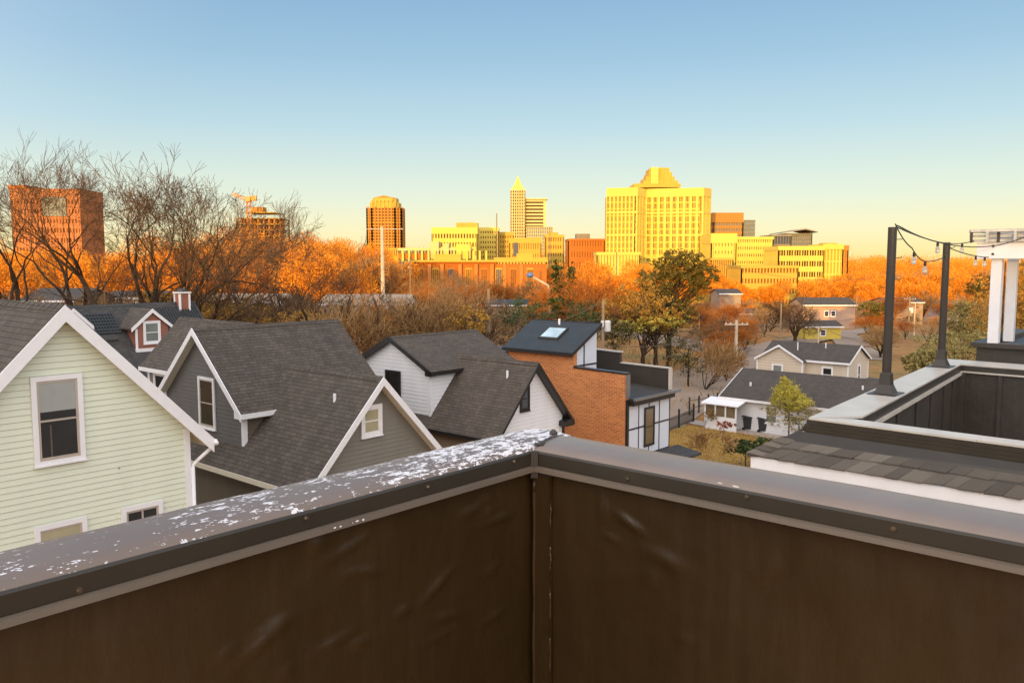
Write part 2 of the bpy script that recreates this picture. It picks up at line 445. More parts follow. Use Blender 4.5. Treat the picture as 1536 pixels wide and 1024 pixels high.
# =============================================================== GROUND
def grid_mesh(name,x0,x1,y0,y1,nx,ny,zf,mat,kind='structure',yf=None):
    mb=MB(); vs=[];fs=[]
    for j in range(ny+1):
        t=j/ny; y=y0+(y1-y0)*(t if yf is None else yf(t))
        for i in range(nx+1):
            x=x0+(x1-x0)*i/nx; vs.append((x,y,zf(x,y)))
    for j in range(ny):
        for i in range(nx):
            k=j*(nx+1)+i; fs.append((k,k+1,k+nx+2,k+nx+1))
    mb.v=vs; mb.f=fs; mb.m=[0]*len(fs)
    return tag(mb.build(name,mat,uv=False,smooth=True),kind=kind)
grid_mesh('ground',-2600,2600,-900,5200,60,150,lambda x,y:gz(x,y),'ground_mat')
def occluder_z(x,y):
    d=abs(y+330)/150; k=max(0,1-d*d); k=k*k
    crest=39.0+8.5*sst(60,-180,x)*1.0+1.2*math.sin(x*.031)+.8*math.sin(x*.083+2)+.7*math.sin(x*.21+.5)
    return -1+k*crest
def ss2(a,b,x): return sst(a,b,x)
def occluder_z(x,y):
    d=abs(y+330)/150; k=max(0,1-d*d); k=k*k
    left=1-sst(-260,-40,x)
    crest=39.5+7*left+1.0*math.sin(x*.031)+.7*math.sin(x*.083+2)+.6*math.sin(x*.21+.5)
    return -1+k*crest
grid_mesh('occluder_hill',-1500,1100,-485,-175,260,24,occluder_z,'ground_mat')  # unseen ridge added behind the camera, shaped to keep low sun off the foreground
def strip(name,pts,w,mat,lift=.01,kind='structure'):
    """road ribbon along world points"""
    P=[Vector(p) for p in pts]; mb=MB(); Q=[]
    for k in range(len(P)-1):
        n=max(2,int((P[k+1]-P[k]).length/4))
        for i in range(n): Q.append(P[k].lerp(P[k+1],i/n))
    Q.append(P[-1])
    L=[]
    for i,p in enumerate(Q):
        d=(Q[min(i+1,len(Q)-1)]-Q[max(i-1,0)]); d.z=0; d.normalize(); n=Vector((-d.y,d.x,0))
        L.append((p+n*w/2,p-n*w/2))
    g=lambda p:(p.x,p.y,gz(p.x,p.y)+lift)
    for i in range(len(L)-1):
        mb.face([g(L[i][1]),g(L[i+1][1]),g(L[i+1][0]),g(L[i][0])])
    return tag(mb.build(name,mat,uv=False),kind=kind)
def G(px,py):     # ground point under a pixel
    x,y,z=onZ(px,py,0.)
    for _ in range(12):
        x,y,z=onZ(px,py,gz(x,y))
    return (x,y,gz(x,y))
strip('road',[W(30,32),W(58,36.3),W(70,39.5),W(84,44),W(96,48),W(112,52)],8.5,'asphalt',.06)
strip('road',[G(640,520),G(890,497),G(985,507),G(1120,532),G(1170,548)],9,'asphalt',.064)
strip('road',[G(1120,530),G(1180,515),G(1330,492),G(1400,478),G(1460,452)],7,'asphalt',.07)
strip('road',[G(1090,452),G(1190,470),G(1260,500),G(1300,540)],5,'asphalt',.075)
strip('path',[W(55,32.4),W(58.5,32.3),W(57.2,25),W(57.4,12)],1.6,'concrete',.05)
mb=MB(); mb.face([(*W(44,34)[:2],.03),(*W(44,12)[:2],.03),(*W(57,12)[:2],.03),(*W(57,31.6)[:2],.03)]); tag(mb.build('lawn','lawn_mat',uv=False),kind='structure')
# pale lot seen at right
mb=MB()
q=[G(1385,478),G(1440,484),G(1440,452),G(1398,450)]
mb.face([(p[0],p[1],p[2]+.25) for p in q]); tag(mb.build('parking_lot','asphalt',uv=False),kind='structure')
# =============================================================== OWN DECK (block frame origin at camera foot)
def own_deck():
    t=fthing('roof_terrace','brown clad roof terrace in the foreground with flaking metal coping','terrace',0,0)
    A=1.70;B=1.40;w=.19;Z=12.0
    def wave(s,z,sd):
        r=0
        r+=.0045*math.sin(s*3.1+z*4+sd)*math.sin(z*5.+s*1.7+sd)
        for (s0,z0,ang,L,wd,amp) in WR[sd]:
            ds=s-s0;dz=z-z0; c=math.cos(ang);q=math.sin(ang)
            l=ds*c+dz*q; m=-ds*q+dz*c+.06*math.sin(l*6)
            if abs(l)<L: r+=amp*math.exp(-(m/wd)**2)*(math.cos(l/L*math.pi/2)**2)
        return r
    WR={1:[],2:[]}
    rnd=random.Random(5)
    for i in range(70):
        WR[1].append((rnd.uniform(-.3,1.6),rnd.uniform(11.3,11.92),rnd.uniform(.1,.9),rnd.uniform(.02,.10),rnd.uniform(.005,.014),rnd.uniform(.004,.010)))
    for i in range(16):
        WR[2].append((rnd.uniform(.2,1.35),rnd.uniform(11.4,11.88),rnd.uniform(-.9,-.1)+math.pi,rnd.uniform(.03,.12),rnd.uniform(.008,.02),rnd.uniform(.002,.006)))
    WR[2]+= [(1.185,11.87,-1.15+3.14,.055,.007,.009),(1.155,11.81,.62,.04,.008,.006),(1.10,11.86,.78,.07,.009,.009),(1.0,11.79,.6,.09,.02,.007)]
    # membranes, displaced sheets
    def sheet(name,f,s0,s1,z0,z1,ns,nz,lab=None):
        mb=MB()
        for j in range(nz+1):
            for i in range(ns+1):
                mb.v.append(f(s0+(s1-s0)*i/ns,z0+(z1-z0)*j/nz))
        for j in range(nz):
            for i in range(ns):
                k=j*(ns+1)+i; mb.f.append((k,k+1,k+ns+2,k+ns+1)); mb.m.append(0)
        return mb.build(name,'membrane_brown',t,uv=False,smooth=True)
    sheet('membrane',lambda s,z:(s,B+.012-wave(s,z,1),z),-3.2,A+.02,10.9,11.945,330,110)
    sheet('membrane',lambda s,z:(A+.012-wave(s,z,2),s,z),-3.2,B+.02,10.9,11.945,330,110)
    # wall cores (below the coping)
    mb=MB(); mb.box(-5,A+w-.03,B+.03,B+w-.02,0,11.93); mb.box(A+.03,A+w-.03,-5,B+.03,0,11.93); mb.build('wall','siding_taupe',t)
    mb=MB(); mb.box(-5,A+.03,-5,B+.03,10.75,10.9); mb.build('deck_floor','deck_wood',t)
    # coping: domed top + fascia + hem, profile swept; mitred at the corner
    top=[(0,0),(.006,.007),(.05,.012),(.10,.014),(.15,.012),(w-.006,.006),(w,0)]
    def sweep(name,mat,prof,fn,s0,e0,smooth=True):
        mb=MB(); n=40
        for i in range(n+1):
            for (d,z) in prof:
                e=e0(d); s=s0+(e-s0)*i/n
                mb.v.append(fn(s,d,z))
        k=len(prof)
        for i in range(n):
            for j in range(k-1):
                a=i*k+j; mb.f.append((a,a+1,a+k+1,a+k)); mb.m.append(0)
        return mb.build(name,mat,t,uv=False,smooth=smooth)
    fl=lambda s,d,z:(s,B+d,Z+z); fr_=lambda s,d,z:(A+d,s,Z+z)
    dent=lambda s:.0015*math.sin(s*9)+.001*math.sin(s*23+1)
    c1=sweep('coping','coping_peel',top,lambda s,d,z:(s,B+d,Z+z+dent(s)*(d*4)),-4.,lambda d:A+w)
    c1['label']='left coping with white flaking paint'
    c2=sweep('coping','coping_brown',top,lambda s,d,z:(A+d,s,Z+z+dent(s+3)*(d*3)),-4.,lambda d:B-.001+d*.22)
    c2['label']='right coping, smooth brown metal'
    fas=[(-.001,.001),(-.006,-.004),(-.007,-.036),(-.004,-.038)]
    hem=[(-.004,-.0375),(-.016,-.041),(-.018,-.052),(-.002,-.056),(.008,-.054)]
    for nm,mt,pf in (('fascia','metal_fascia',fas),('drip_hem','metal_hem',hem)):
        sweep(nm,mt,pf,fl,-4.,lambda d:A+d,False); sweep(nm,mt,pf,fr_,-4.,lambda d:B+d,False)
    # outer drip
    out=[(w,0),(w+.004,-.08),(w+.012,-.09)]
    sweep('outer_fascia','metal_fascia',out,fl,-4.,lambda d:A+d,False); sweep('outer_fascia','metal_fascia',out,fr_,-4.,lambda d:B+d,False)
    # mitre cover strip at the corner
    mb=MB(); mb.prism([(A+.004,B-.004,Z+.012),(A+.004,B+.005,Z+.012),(A+.10,B+.024,Z+.0175),(A+.10,B+.016,Z+.0175)],(0,0,.0015)); mb.prism([(A+.10,B+.016,Z+.0175),(A+.10,B+.024,Z+.0175),(A+w-.002,B+.046,Z+.007),(A+w-.002,B+.038,Z+.007)],(0,0,.0015)); mb.build('coping_joint','metal_dark',t)
    mb=MB()
    for k in range(8):
        q=rnd.random(); mb.lathe((A+.02+q*.03,B+.0+q*.01+rnd.uniform(-.01,.01),Z+.011),[(.005,0),(.0055,.003),(.002,.006)],7)
    m2=MB(); m2.lathe((A+.155,B+.055,Z+.012),[(.012,0),(.012,.006),(.005,.014)],9); m2.build('screw','metal_dark',t)
    mb.build('sealant','membrane_gray',t)
    # corner bracket and vertical seam
    mb=MB(); mb.prism([(A-.022,B-.008,Z-.07),(A-.009,B-.022,Z-.07),(A-.004,B-.012,Z-.07),(A-.012,B-.004,Z-.07)],(0,0,.072)); mb.build('corner_cap','metal_dark',t)
    mb=MB(); pts=[(A-.002+.0015*math.sin(k*.9),B-.004,10.9+k*.03) for k in range(35)]
    mb.path(pts,.0055,8); mb.build('corner_welt','membrane_brown',t,smooth=True)
    mb=MB()
    r2=random.Random(3)
    prev=None
    for k in range(64):
        z=11.94-k*.0105; y=B-.055+.002*math.sin(k*.5)+r2.uniform(-.002,.002); p=(A+.002,y,z)
        if prev: mb.tube(prev,p,r2.uniform(.0008,.0028),r2.uniform(.0008,.0028),5)
        prev=p
    mb.build('seam_bead','rust_screw',t,smooth=True)
    # lap of the membrane beside the corner
    mb=MB(); mb.box(A-.004,A+.011,B-.056,B-.0,10.9,11.94); mb.build('membrane_lap','membrane_brown',t)
    # screws
    def screw(p,dirx):
        mb=MB(); d=Vector((-1,0,0)) if dirx else Vector((0,-1,0)); p=Vector(p)
        mb.tube(p,p+d*.0015,.0062,.0058,14,True); mb.tube(p+d*.0015,p+d*.005,.0046,.003,6,True)
        mb.build('screw','rust_screw',t)
    def hitb(px,py,b):
        r=ray(px,py); k=b/(-r[0]*cu+r[1]*su); x=r[0]*k;y=r[1]*k; return (x*su+y*cu,b,H+r[2]*k)
    def hita(px,py,a):
        r=ray(px,py); k=a/(r[0]*su+r[1]*cu); x=r[0]*k;y=r[1]*k; return (a,-x*cu+y*su,H+r[2]*k)
    for p in ((119,885),(459,777),(642,730),(771,692)): screw(hitb(*p,B-.007),False)
    for p in ((941,718),(1120,745),(1340,793)): screw(hita(*p,A-.007),True)
    screw(hita(812,1018,A+.008),True)
    # bare patches on the hem and fascia
    mb=MB()
    for (px,py,w_,h_) in ((502,791,6,4),(511,789,5,4),(529,784,3,2),(536,781,10,4),(545,779,6,5)):
        q=hitb(px,py,B-.0185); s=.0011
        n=9; mb.face([(q[0]+w_*s*.55*math.cos(6.283*k/n)*r2.uniform(.7,1.1),q[1],q[2]+h_*s*.5*math.sin(6.283*k/n)*r2.uniform(.6,1.1)) for k in range(n)])
    for (px,py,w_,h_) in ((1080,724,10,2),(1104,729,14,3)):
        q=hita(px,py,A-.0078); s=.0012
        n=9; mb.face([(q[0],q[1]+w_*s*.55*math.cos(6.283*k/n)*r2.uniform(.7,1.1),q[2]+h_*s*.5*math.sin(6.283*k/n)*r2.uniform(.6,1.1)) for k in range(n)])
    mb.build('bare_patch','trim_white',t)
own_deck()
# =============================================================== NEIGHBOUR DECK
def neighbour():
    t=fthing('townhouse','dark roof terrace of the next townhouse with shingled skirt and white wall','townhouse',0,0)
    Z=10.85
    O=[(8.78,3.40),(15.85,3.78),(15.55,-1.5),(8.55,-1.5)]      # outer coping corners  (near-left, far-left, far-right..)
    I=[(9.22,2.98),(15.15,3.36),(14.95,-1.5),(9.0,-1.5)]
    # coping tops
    mb=MB()
    def q(p,z): return (p[0],p[1],z)
    def run(a,b,c,d,n,name,mat,z,th):
        mb=MB()
        for k in range(n):
            s0=k/n;s1=(k+1)/n-.0012
            L=lambda p,r,s:(p[0]+(r[0]-p[0])*s,p[1]+(r[1]-p[1])*s,z+.0006*(k%2))
            mb.prism([L(a,b,s0),L(a,b,s1),L(c,d,s1),L(c,d,s0)],(0,0,-th))
        return mb.build(name,mat,t)
    run(O[0],O[1],I[0],I[1],9,'coping','metal_white',Z,.02)['label']='pale metal coping carrying the poles'
    run(O[1],O[2],I[1],I[2],2,'coping','metal_white',Z-.002,.02)
    run(O[0],(8.55,-1.5),(9.02,3.02),(8.8,-1.5),3,'coping','metal_white',Z-.003,.02)
    # inner fascia, hem and membrane
    def band(p,r,off,z0,z1,name,mat,th=.02,inward=1):
        d=Vector((r[0]-p[0],r[1]-p[1],0)).normalized(); n=Vector((d.y,-d.x,0))*inward
        a=Vector((*p,0))+n*off; b=Vector((*r,0))+n*off
        mb=MB(); mb.prism([(a.x,a.y,z0),(b.x,b.y,z0),(b.x,b.y,z1),(a.x,a.y,z1)],tuple(n*-th)); return mb.build(name,mat,t)
    band(I[0],I[1],0,Z-.13,Z-.021,'fascia','metal_dark'); band(I[0],I[1],.03,Z-.175,Z-.131,'drip_hem','metal_white',.03)
    band(I[0],I[1],-.02,9.6,Z-.13,'membrane','membrane_gray')
    band(I[1],I[2],0,Z-.11,Z-.021,'fascia','metal_dark'); band(I[1],I[2],.03,Z-.135,Z-.111,'drip_hem','metal_white',.03)
    band(I[1],I[2],-.02,9.6,Z-.11,'membrane','membrane_gray')
    mb=MB(); mb.box(15.06,15.25,3.28,3.5,9.6,Z-.15); mb.build('membrane_lap','membrane_gray',t)
    for s in (.28,.46,.62,.78,.9):
        mb=MB(); x=I[0][0]+(I[1][0]-I[0][0])*s;y=I[0][1]+(I[1][1]-I[0][1])*s
        mb.box(x-.05,x+.05,y-.004+.0,y+.03,9.6,Z-.175); mb.build('membrane_lap','membrane_gray',t)
    for s in (.12,.3,.5): 
        mb=MB(); x=I[1][0]+(I[2][0]-I[1][0])*s;y=I[1][1]+(I[2][1]-I[1][1])*s
        mb.box(x-.012,x+.02,y-.03,y+.03,9.6,Z-.135); mb.build('membrane_lap','membrane_gray',t)
    mb=MB(); mb.face([(8.9,3.3,9.6),(8.9,-1.5,9.6),(15.3,-1.5,9.6),(15.5,3.5,9.6)]); mb.build('deck_floor','roof_membrane',t)
    # outer crown bands (near side) along a ~ 8.7
    a0=8.78
    for (x0,z0,z1) in ((a0-.0,Z-.075,Z-.024),(a0-.03,Z-.105,Z-.076),(a0-.045,Z-.155,Z-.106)):
        mb=MB(); mb.prism([(x0,3.42,z0),(x0-.22,-1.5,z0),(x0-.22,-1.5,z1),(x0,3.42,z1)],(.2,0,0)); mb.build('crown_moulding','metal_fascia',t)
        mb=MB(); mb.prism([(x0+.05,3.42+(a0-x0),z0),(15.8,3.82+(a0-x0),z0),(15.8,3.82+(a0-x0),z1),(x0+.05,3.42+(a0-x0),z1)],(0,-.2,0)); mb.build('crown_moulding','metal_fascia',t)
    # flashing + skirt roof, near side
    zt=Z-.15; ze=10.44; x1=8.36;
    def lp(p,r,s): return tuple(p[i]+(r[i]-p[i])*s for i in range(3))
    tn=(8.72,3.48,zt); tf=(8.50,-1.5,zt); en=(8.36,3.88,ze); ef=(8.36,-1.5,ze)
    t2=(15.8,3.86,zt); e2=(15.8,4.3,ze)
    mb=MB(); mb.prism([tn,tf,lp(tf,ef,.40),lp(tn,en,.40)],(0,0,-.012)); mb.prism([tn,lp(tn,en,.40),lp(t2,e2,.4),t2],(0,0,-.012)); mb.build('flashing','metal_fascia',t)
    # shingle courses: every tab is its own thin slab, uneven lower edges
    mb=MB(); rn=random.Random(11)
    rows=[(.37,.66,0),(.64,1.04,1)]
    for (s0,s1,ri) in rows:
        y=0.;L=5.4
        while y<1:
            wv=rn.uniform(.12,.25)/L; y1=min(1,y+wv)
            lift=.012+.010*rn.random()
            P=[lp(lp(tn,tf,y),lp(en,ef,y),s0),lp(lp(tn,tf,y1),lp(en,ef,y1),s0),lp(lp(tn,tf,y1-.001),lp(en,ef,y1-.001),s1+rn.uniform(-.03,.02)),lp(lp(tn,tf,y+.001),lp(en,ef,y+.001),s1+rn.uniform(-.03,.02))]
            mb.prism([(p[0],p[1],p[2]+(lift if k>1 else .004)+.004*(1-ri)) for k,p in enumerate(P)],(0,0,-.012)); y=y1
        x=0.
        while x<1:
            x1_=min(1,x+rn.uniform(.16,.3)/7)
            P=[lp(lp(tn,t2,x),lp(en,e2,x),s0),lp(lp(tn,t2,x1_),lp(en,e2,x1_),s0),lp(lp(tn,t2,x1_),lp(en,e2,x1_),s1),lp(lp(tn,t2,x),lp(en,e2,x),s1)]
            mb.prism([(p[0],p[1],p[2]+(.016 if k>1 else .004)) for k,p in enumerate(P)],(0,0,-.012)); x=x1_
    mb.build('skirt_roof','shingle_near',t)
    # hip caps
    mb=MB()
    for k in range(4):
        s0=.36+k*.16; s1=s0+.2
        c0=lp(tn,en,s0); c1=lp(tn,en,s1); h=.035+.0*k; e=.03
        mb.prism([(c0[0],c0[1],c0[2]+h),(c0[0]+.02,c0[1]-.16,c0[2]+h-.02),(c1[0]+.0,c1[1]-.18,c1[2]+h-.015+.012),(c1[0],c1[1],c1[2]+h+.012)],(0,0,-.014))
        mb.prism([(c0[0],c0[1],c0[2]+h),(c1[0],c1[1],c1[2]+h+.012),(c1[0]+.18,c1[1]+.0,c1[2]+h-.003),(c0[0]+.16,c0[1],c0[2]+h-.02)],(0,0,-.014))
    mb.build('hip_cap','shingle_near',t)
    mb=MB(); mb.box(8.375,8.40,-1.5,3.86,10.05,10.43); mb.box(8.40,15.8,3.84,3.86,10.05,10.43); mb.build('fascia','trim_white',t)
    mb=MB(); mb.box(8.4,15.7,-1.5,3.6,0,9.58); mb.box(8.401,8.7,-1.5,3.6,9.58,10.38);mb.box(8.7,15.7,3.42,3.6,9.58,10.38); mb.build('wall','siding_white',t)
    return t
neighbour()
def deck_pole(a,b,h,lab,hooks,w=.055):
    t=fthing('light_pole',lab,'pole',a,b,10.85)
    mb=MB(); mb.tube((0,0,.10),(0,0,h),w,w*.96,20,True); mb.build('shaft','pole_paint',t,smooth=False)
    mb=MB(); mb.lathe((0,0,0),[(.17,0),(.165,.012),(.155,.02),(.10,.12),(.085,.26),(.06,.28)],4); o=mb.build('base_shoe','pole_paint',t); o.rotation_euler=(0,0,R(45))
    mb=MB(); mb.box(-.2,.2,-.17,.17,.0,.012); mb.build('base_plate','metal_dark',t)
    for z in hooks:
        mb=MB(); mb.path([(0.04,-.04,z),(.08,-.09,z),(.085,-.10,z+.02)],.006,6); mb.build('hook','rust_screw',t)
    return t
P1=deck_pole(11.05,3.30,2.10,'taller black pole of two, standing on the pale coping nearest the white skirted wall',(1.95,1.72,1.45))
P2=deck_pole(14.55,3.52,1.98,'shorter looking black pole farther along the pale coping, beside the pergola',(1.9,1.4))
# third terrace behind with pergola
def third():
    t=fthing('roof_terrace','small dark terrace box behind the neighbour deck, under the white pergola','terrace',16.6,3.45)
    mb=MB(); mb.box(0,4,-5,0,-11.0+11,11.02); mb.build('wall','membrane_gray',t)
    mb=MB(); mb.box(-.08,.25,-5,.08,11.021,11.10); mb.box(.25,4,-.2,.08,11.021,11.10); mb.build('coping','membrane_gray',t)
    mb=MB(); mb.box(.9,2.4,-5,-.85,11.021,11.42); mb.build('planter_wall','membrane_gray',t)
    mb=MB(); mb.box(.82,2.5,-5,-.78,11.421,11.47); mb.build('planter_coping','metal_dark',t)
third()
def pergola():
    zb=11.10
    t=fthing('pergola','white timber pergola with two posts and weathered top slats at the right edge','pergola',16.9,2.9,zb)
    def loc(px,py,Y):
        x,y,z=onY(px,py,Y); a=x*su+y*cu; b=-x*cu+y*su; return a-16.9,b-2.9,z-zb
    Y0=W(16.9,2.9)[1]
    x0,y0,_=loc(1490,515,Y0); x1,y1,_=loc(1512,515,Y0+.3)
    zt=loc(1490,388,Y0)[2]
    for (x,y,w) in ((x0,y0,.085),(x1+.05,y1,.08)):
        mb=MB(); mb.box(x-w,x+w,y-w,y+w,0,zt); mb.build('post','trim_white',t,bevel=.008)
    zt2=loc(1490,364,Y0)[2]; z3=loc(1490,345,Y0)[2]
    bx0=loc(1462,388,Y0)
    mb=MB(); mb.box(x0-.16,x0-.10,bx0[1],y0-3,zt-.0,zt2); mb.box(x0+.10,x0+.16,bx0[1],y0-3,zt,zt2); mb.build('beam','trim_white',t,bevel=.005)
    for k in range(7):
        xx=x0-.5+k*.55
        mb=MB(); y=bx0[1]+.12
        mb.box(x0-.32,x0+2.8,y0-.2-k*.42+.30,y0-.16-k*.42+.30,zt2+.002,z3-.04); mb.build('rafter','pergola_weathered',t)
    for k in range(9):
        mb=MB(); xx=x0-.30+k*.3; mb.box(xx,xx+.05,bx0[1]+.08,y0-3,z3-.038,z3+.01); mb.build('slat','pergola_weathered',t)
    for (dy,dz) in ((.05,.08),(.05,.22)):
        mb=MB(); mb.tube((x0-.175,y0+dy,zt+dz),(x0-.16,y0+dy,zt+dz),.022,.022,10,True); mb.build('bolt','bolt',t)
    for k in range(3):
        mb=MB(); zz=zt2+.01+k*(z3-zt2-.03)/2.4; mb.box(x0-.21,x0-.19,bx0[1]+.10+.01*k,y0-3,zz,zz+.05); mb.build('slat','pergola_weathered',t)
    for k in range(6):
        mb=MB(); yy=bx0[1]+.08-k*.42; mb.box(x0-.225,x0-.211,yy-.022,yy+.022,zt2,z3+.01); mb.build('bracket','bolt',t)
    mb=MB(); mb.path([((x0+x1)/2+.02,(y0+y1)/2,zt-.05),((x0+x1)/2+.04,(y0+y1)/2,0)],.008); mb.build('cable','wire_dark',t)
pergola()
def string_light(lab,pts,bulbs,sag=.25,r=.008):
    """pts: world control points ; bulbs: fractions (segment, t)"""
    o=Vector(pts[0]); t=thing('string_light',lab,'string lights',tuple(o))
    mb=MB(); allp=[]
    for k in range(len(pts)-1):
        a=Vector(pts[k])-o;b=Vector(pts[k+1])-o;n=14; s=sag if not isinstance(sag,(list,tuple)) else sag[k]
        seg=[a.lerp(b,i/n)-Vector((0,0,4*s*(i/n)*(1-i/n))) for i in range(n+1)]
        allp.append(seg); mb.path([tuple(p) for p in seg],r,6)
    mb.build('cord','wire_dark',t,smooth=True)
    for (k,f) in bulbs:
        seg=allp[k]; p=seg[int(f*14)]
        m=MB(); m.lathe((p.x,p.y,p.z-.065),[(.014,0),(.019,.008),(.018,.05),(.010,.068)],12); s=m.build('socket','wire_dark',t,smooth=False)
        m=MB(); m.lathe((p.x,p.y,p.z-.165),[(.009,0),(.026,.010),(.034,.04),(.029,.068),(.016,.099)],14); m.build('bulb','bulb_glass',s,smooth=True)
m,nt,b=nmat('bulb_glass'); b.inputs['Base Color'].default_value=(.9,.85,.75,1); b.inputs['Transmission Weight'].default_value=.7; b.inputs['Roughness'].default_value=.05; b.inputs['IOR'].default_value=1.2
p1=W(11.05,3.30); p2=W(14.55,3.52)
Y1=p1[1];Y2=p2[1]
A1=onY(1345,338,Y1); 
string_light('string of bulbs running from the taller pole over to the pergola top',[A1,onY(1350,340,Y1+.1),onY(1462,361,Y2+1.5)],[(1,.45),(1,.82)],[.0,.12])
string_light('slack string of bulbs drooping between the two black poles',[onY(1343,336,Y1),onY(1368,372,Y1+.5),onY(1391,392,Y1+1.2),onY(1417,385,Y2)],[(1,.2),(1,.9)],[.04,.05,.02])
string_light('string of bulbs running from the shorter pole to the pergola posts',[onY(1415,378,Y2),onY(1420,370,Y2),onY(1486,386,Y2+1.4),onY(1536,380,Y2+1.4)],[(1,.68),(1,.88)],[.0,.04,.03])
string_light('upper cord running straight from the taller pole past the pergola slats',[onY(1344,340,Y1),onY(1540,354,Y2+1.2)],[],.22)
# =============================================================== HOUSES (block frame)
def relmap(o): return o
def green_house():
    a0,b0=6.71,18.0
    t=fthing('house','pale green clapboard gable house with white barge boards, nearest at left','house',a0,b0)
    zr=11.66; sl=1.03; hw=2.64; ho=3.10
    gable_roof(t,'y',0,-.30,13,zr,sl,ho,ho,'shingle_gray',.1); ridge_cap(t,'y',0,-.28,13,zr,sl,'shingle_gray')
    rakes(t,'y',0,-.30,-1,zr,sl,ho,ho,'trim_white',.33,.035,.01)
    soffit(t,'y',0,-.298,13,zr,sl,ho-.02,ho-.02,'trim_cream',.22)
    mp=mapper('y',0,-1); ze=zr-.24-sl*hw
    poly=[(-hw,0),(hw,0),(hw,ze),(0,zr-.24),(-hw,ze)]
    mb=MB(); clap(mb,poly,mp,.125,.008,.022); mb.build('wall',['siding_green','groove_shade'],t)
    mb=MB(); mb.box(-hw,hw,.004,13,0,ze-.01); mb.build('side_wall','siding_green',t)
    mb=MB(); mb.box(hw-.1,hw+.035,-.035,.1,0,ze+.02); mb.build('corner_board','trim_white',t); mb=MB(); mb.box(-hw-.035,-hw+.1,-.035,.1,0,ze+.02); mb.build('corner_board','trim_white',t)
    mb=MB(); mb.box(ho-.03,ho+.10,-.32,13,zr-sl*ho-.17,zr-sl*ho-.03); mb.build('gutter','trim_white',t,bevel=.02)
    zz=zr-sl*ho
    mb=MB(); mb.path([(ho+.02,-.16,zz-.12),(ho+.0,-.16,zz-.26),(hw+.17,-.08,zz-.50),(hw+.08,-.03,zz-.62),(hw+.08,-.03,0)],.045,8); mb.build('downspout','trim_white',t,smooth=True)
    mb=MB(); mb.tube((ho+.04,-.30,zz-.08),(ho+.04,-.42,zz-.10),.06,.03,8,True); mb.build('gutter_end','trim_white',t)
    window(t,mp,-.62,.36,8.45,10.25,.10,blind='blind_gray',blindz=.36,base=.02,label='tall window with half lowered grey blind')
    mb=MB(); mb.box(-.30,-.27,-.0499,-.0492,8.60,9.25); mb.build('curtain','curtain_dim',t)
    window(t,mp,-.69,.32,5.55,7.22,.10,base=.02,blind='blind_olive',blindz=.5,label='lower window with olive blind')
    window(t,mp,1.04,1.96,5.55,7.22,.10,base=.02,label='lower window with a pale curtain',mull=True)
    mb=MB(); mb.tube((1.05,-.02,8.1),(1.05,-.03,8.1),.015,.012,8,True); mb.build('screw','rust_screw',t)
green_house()
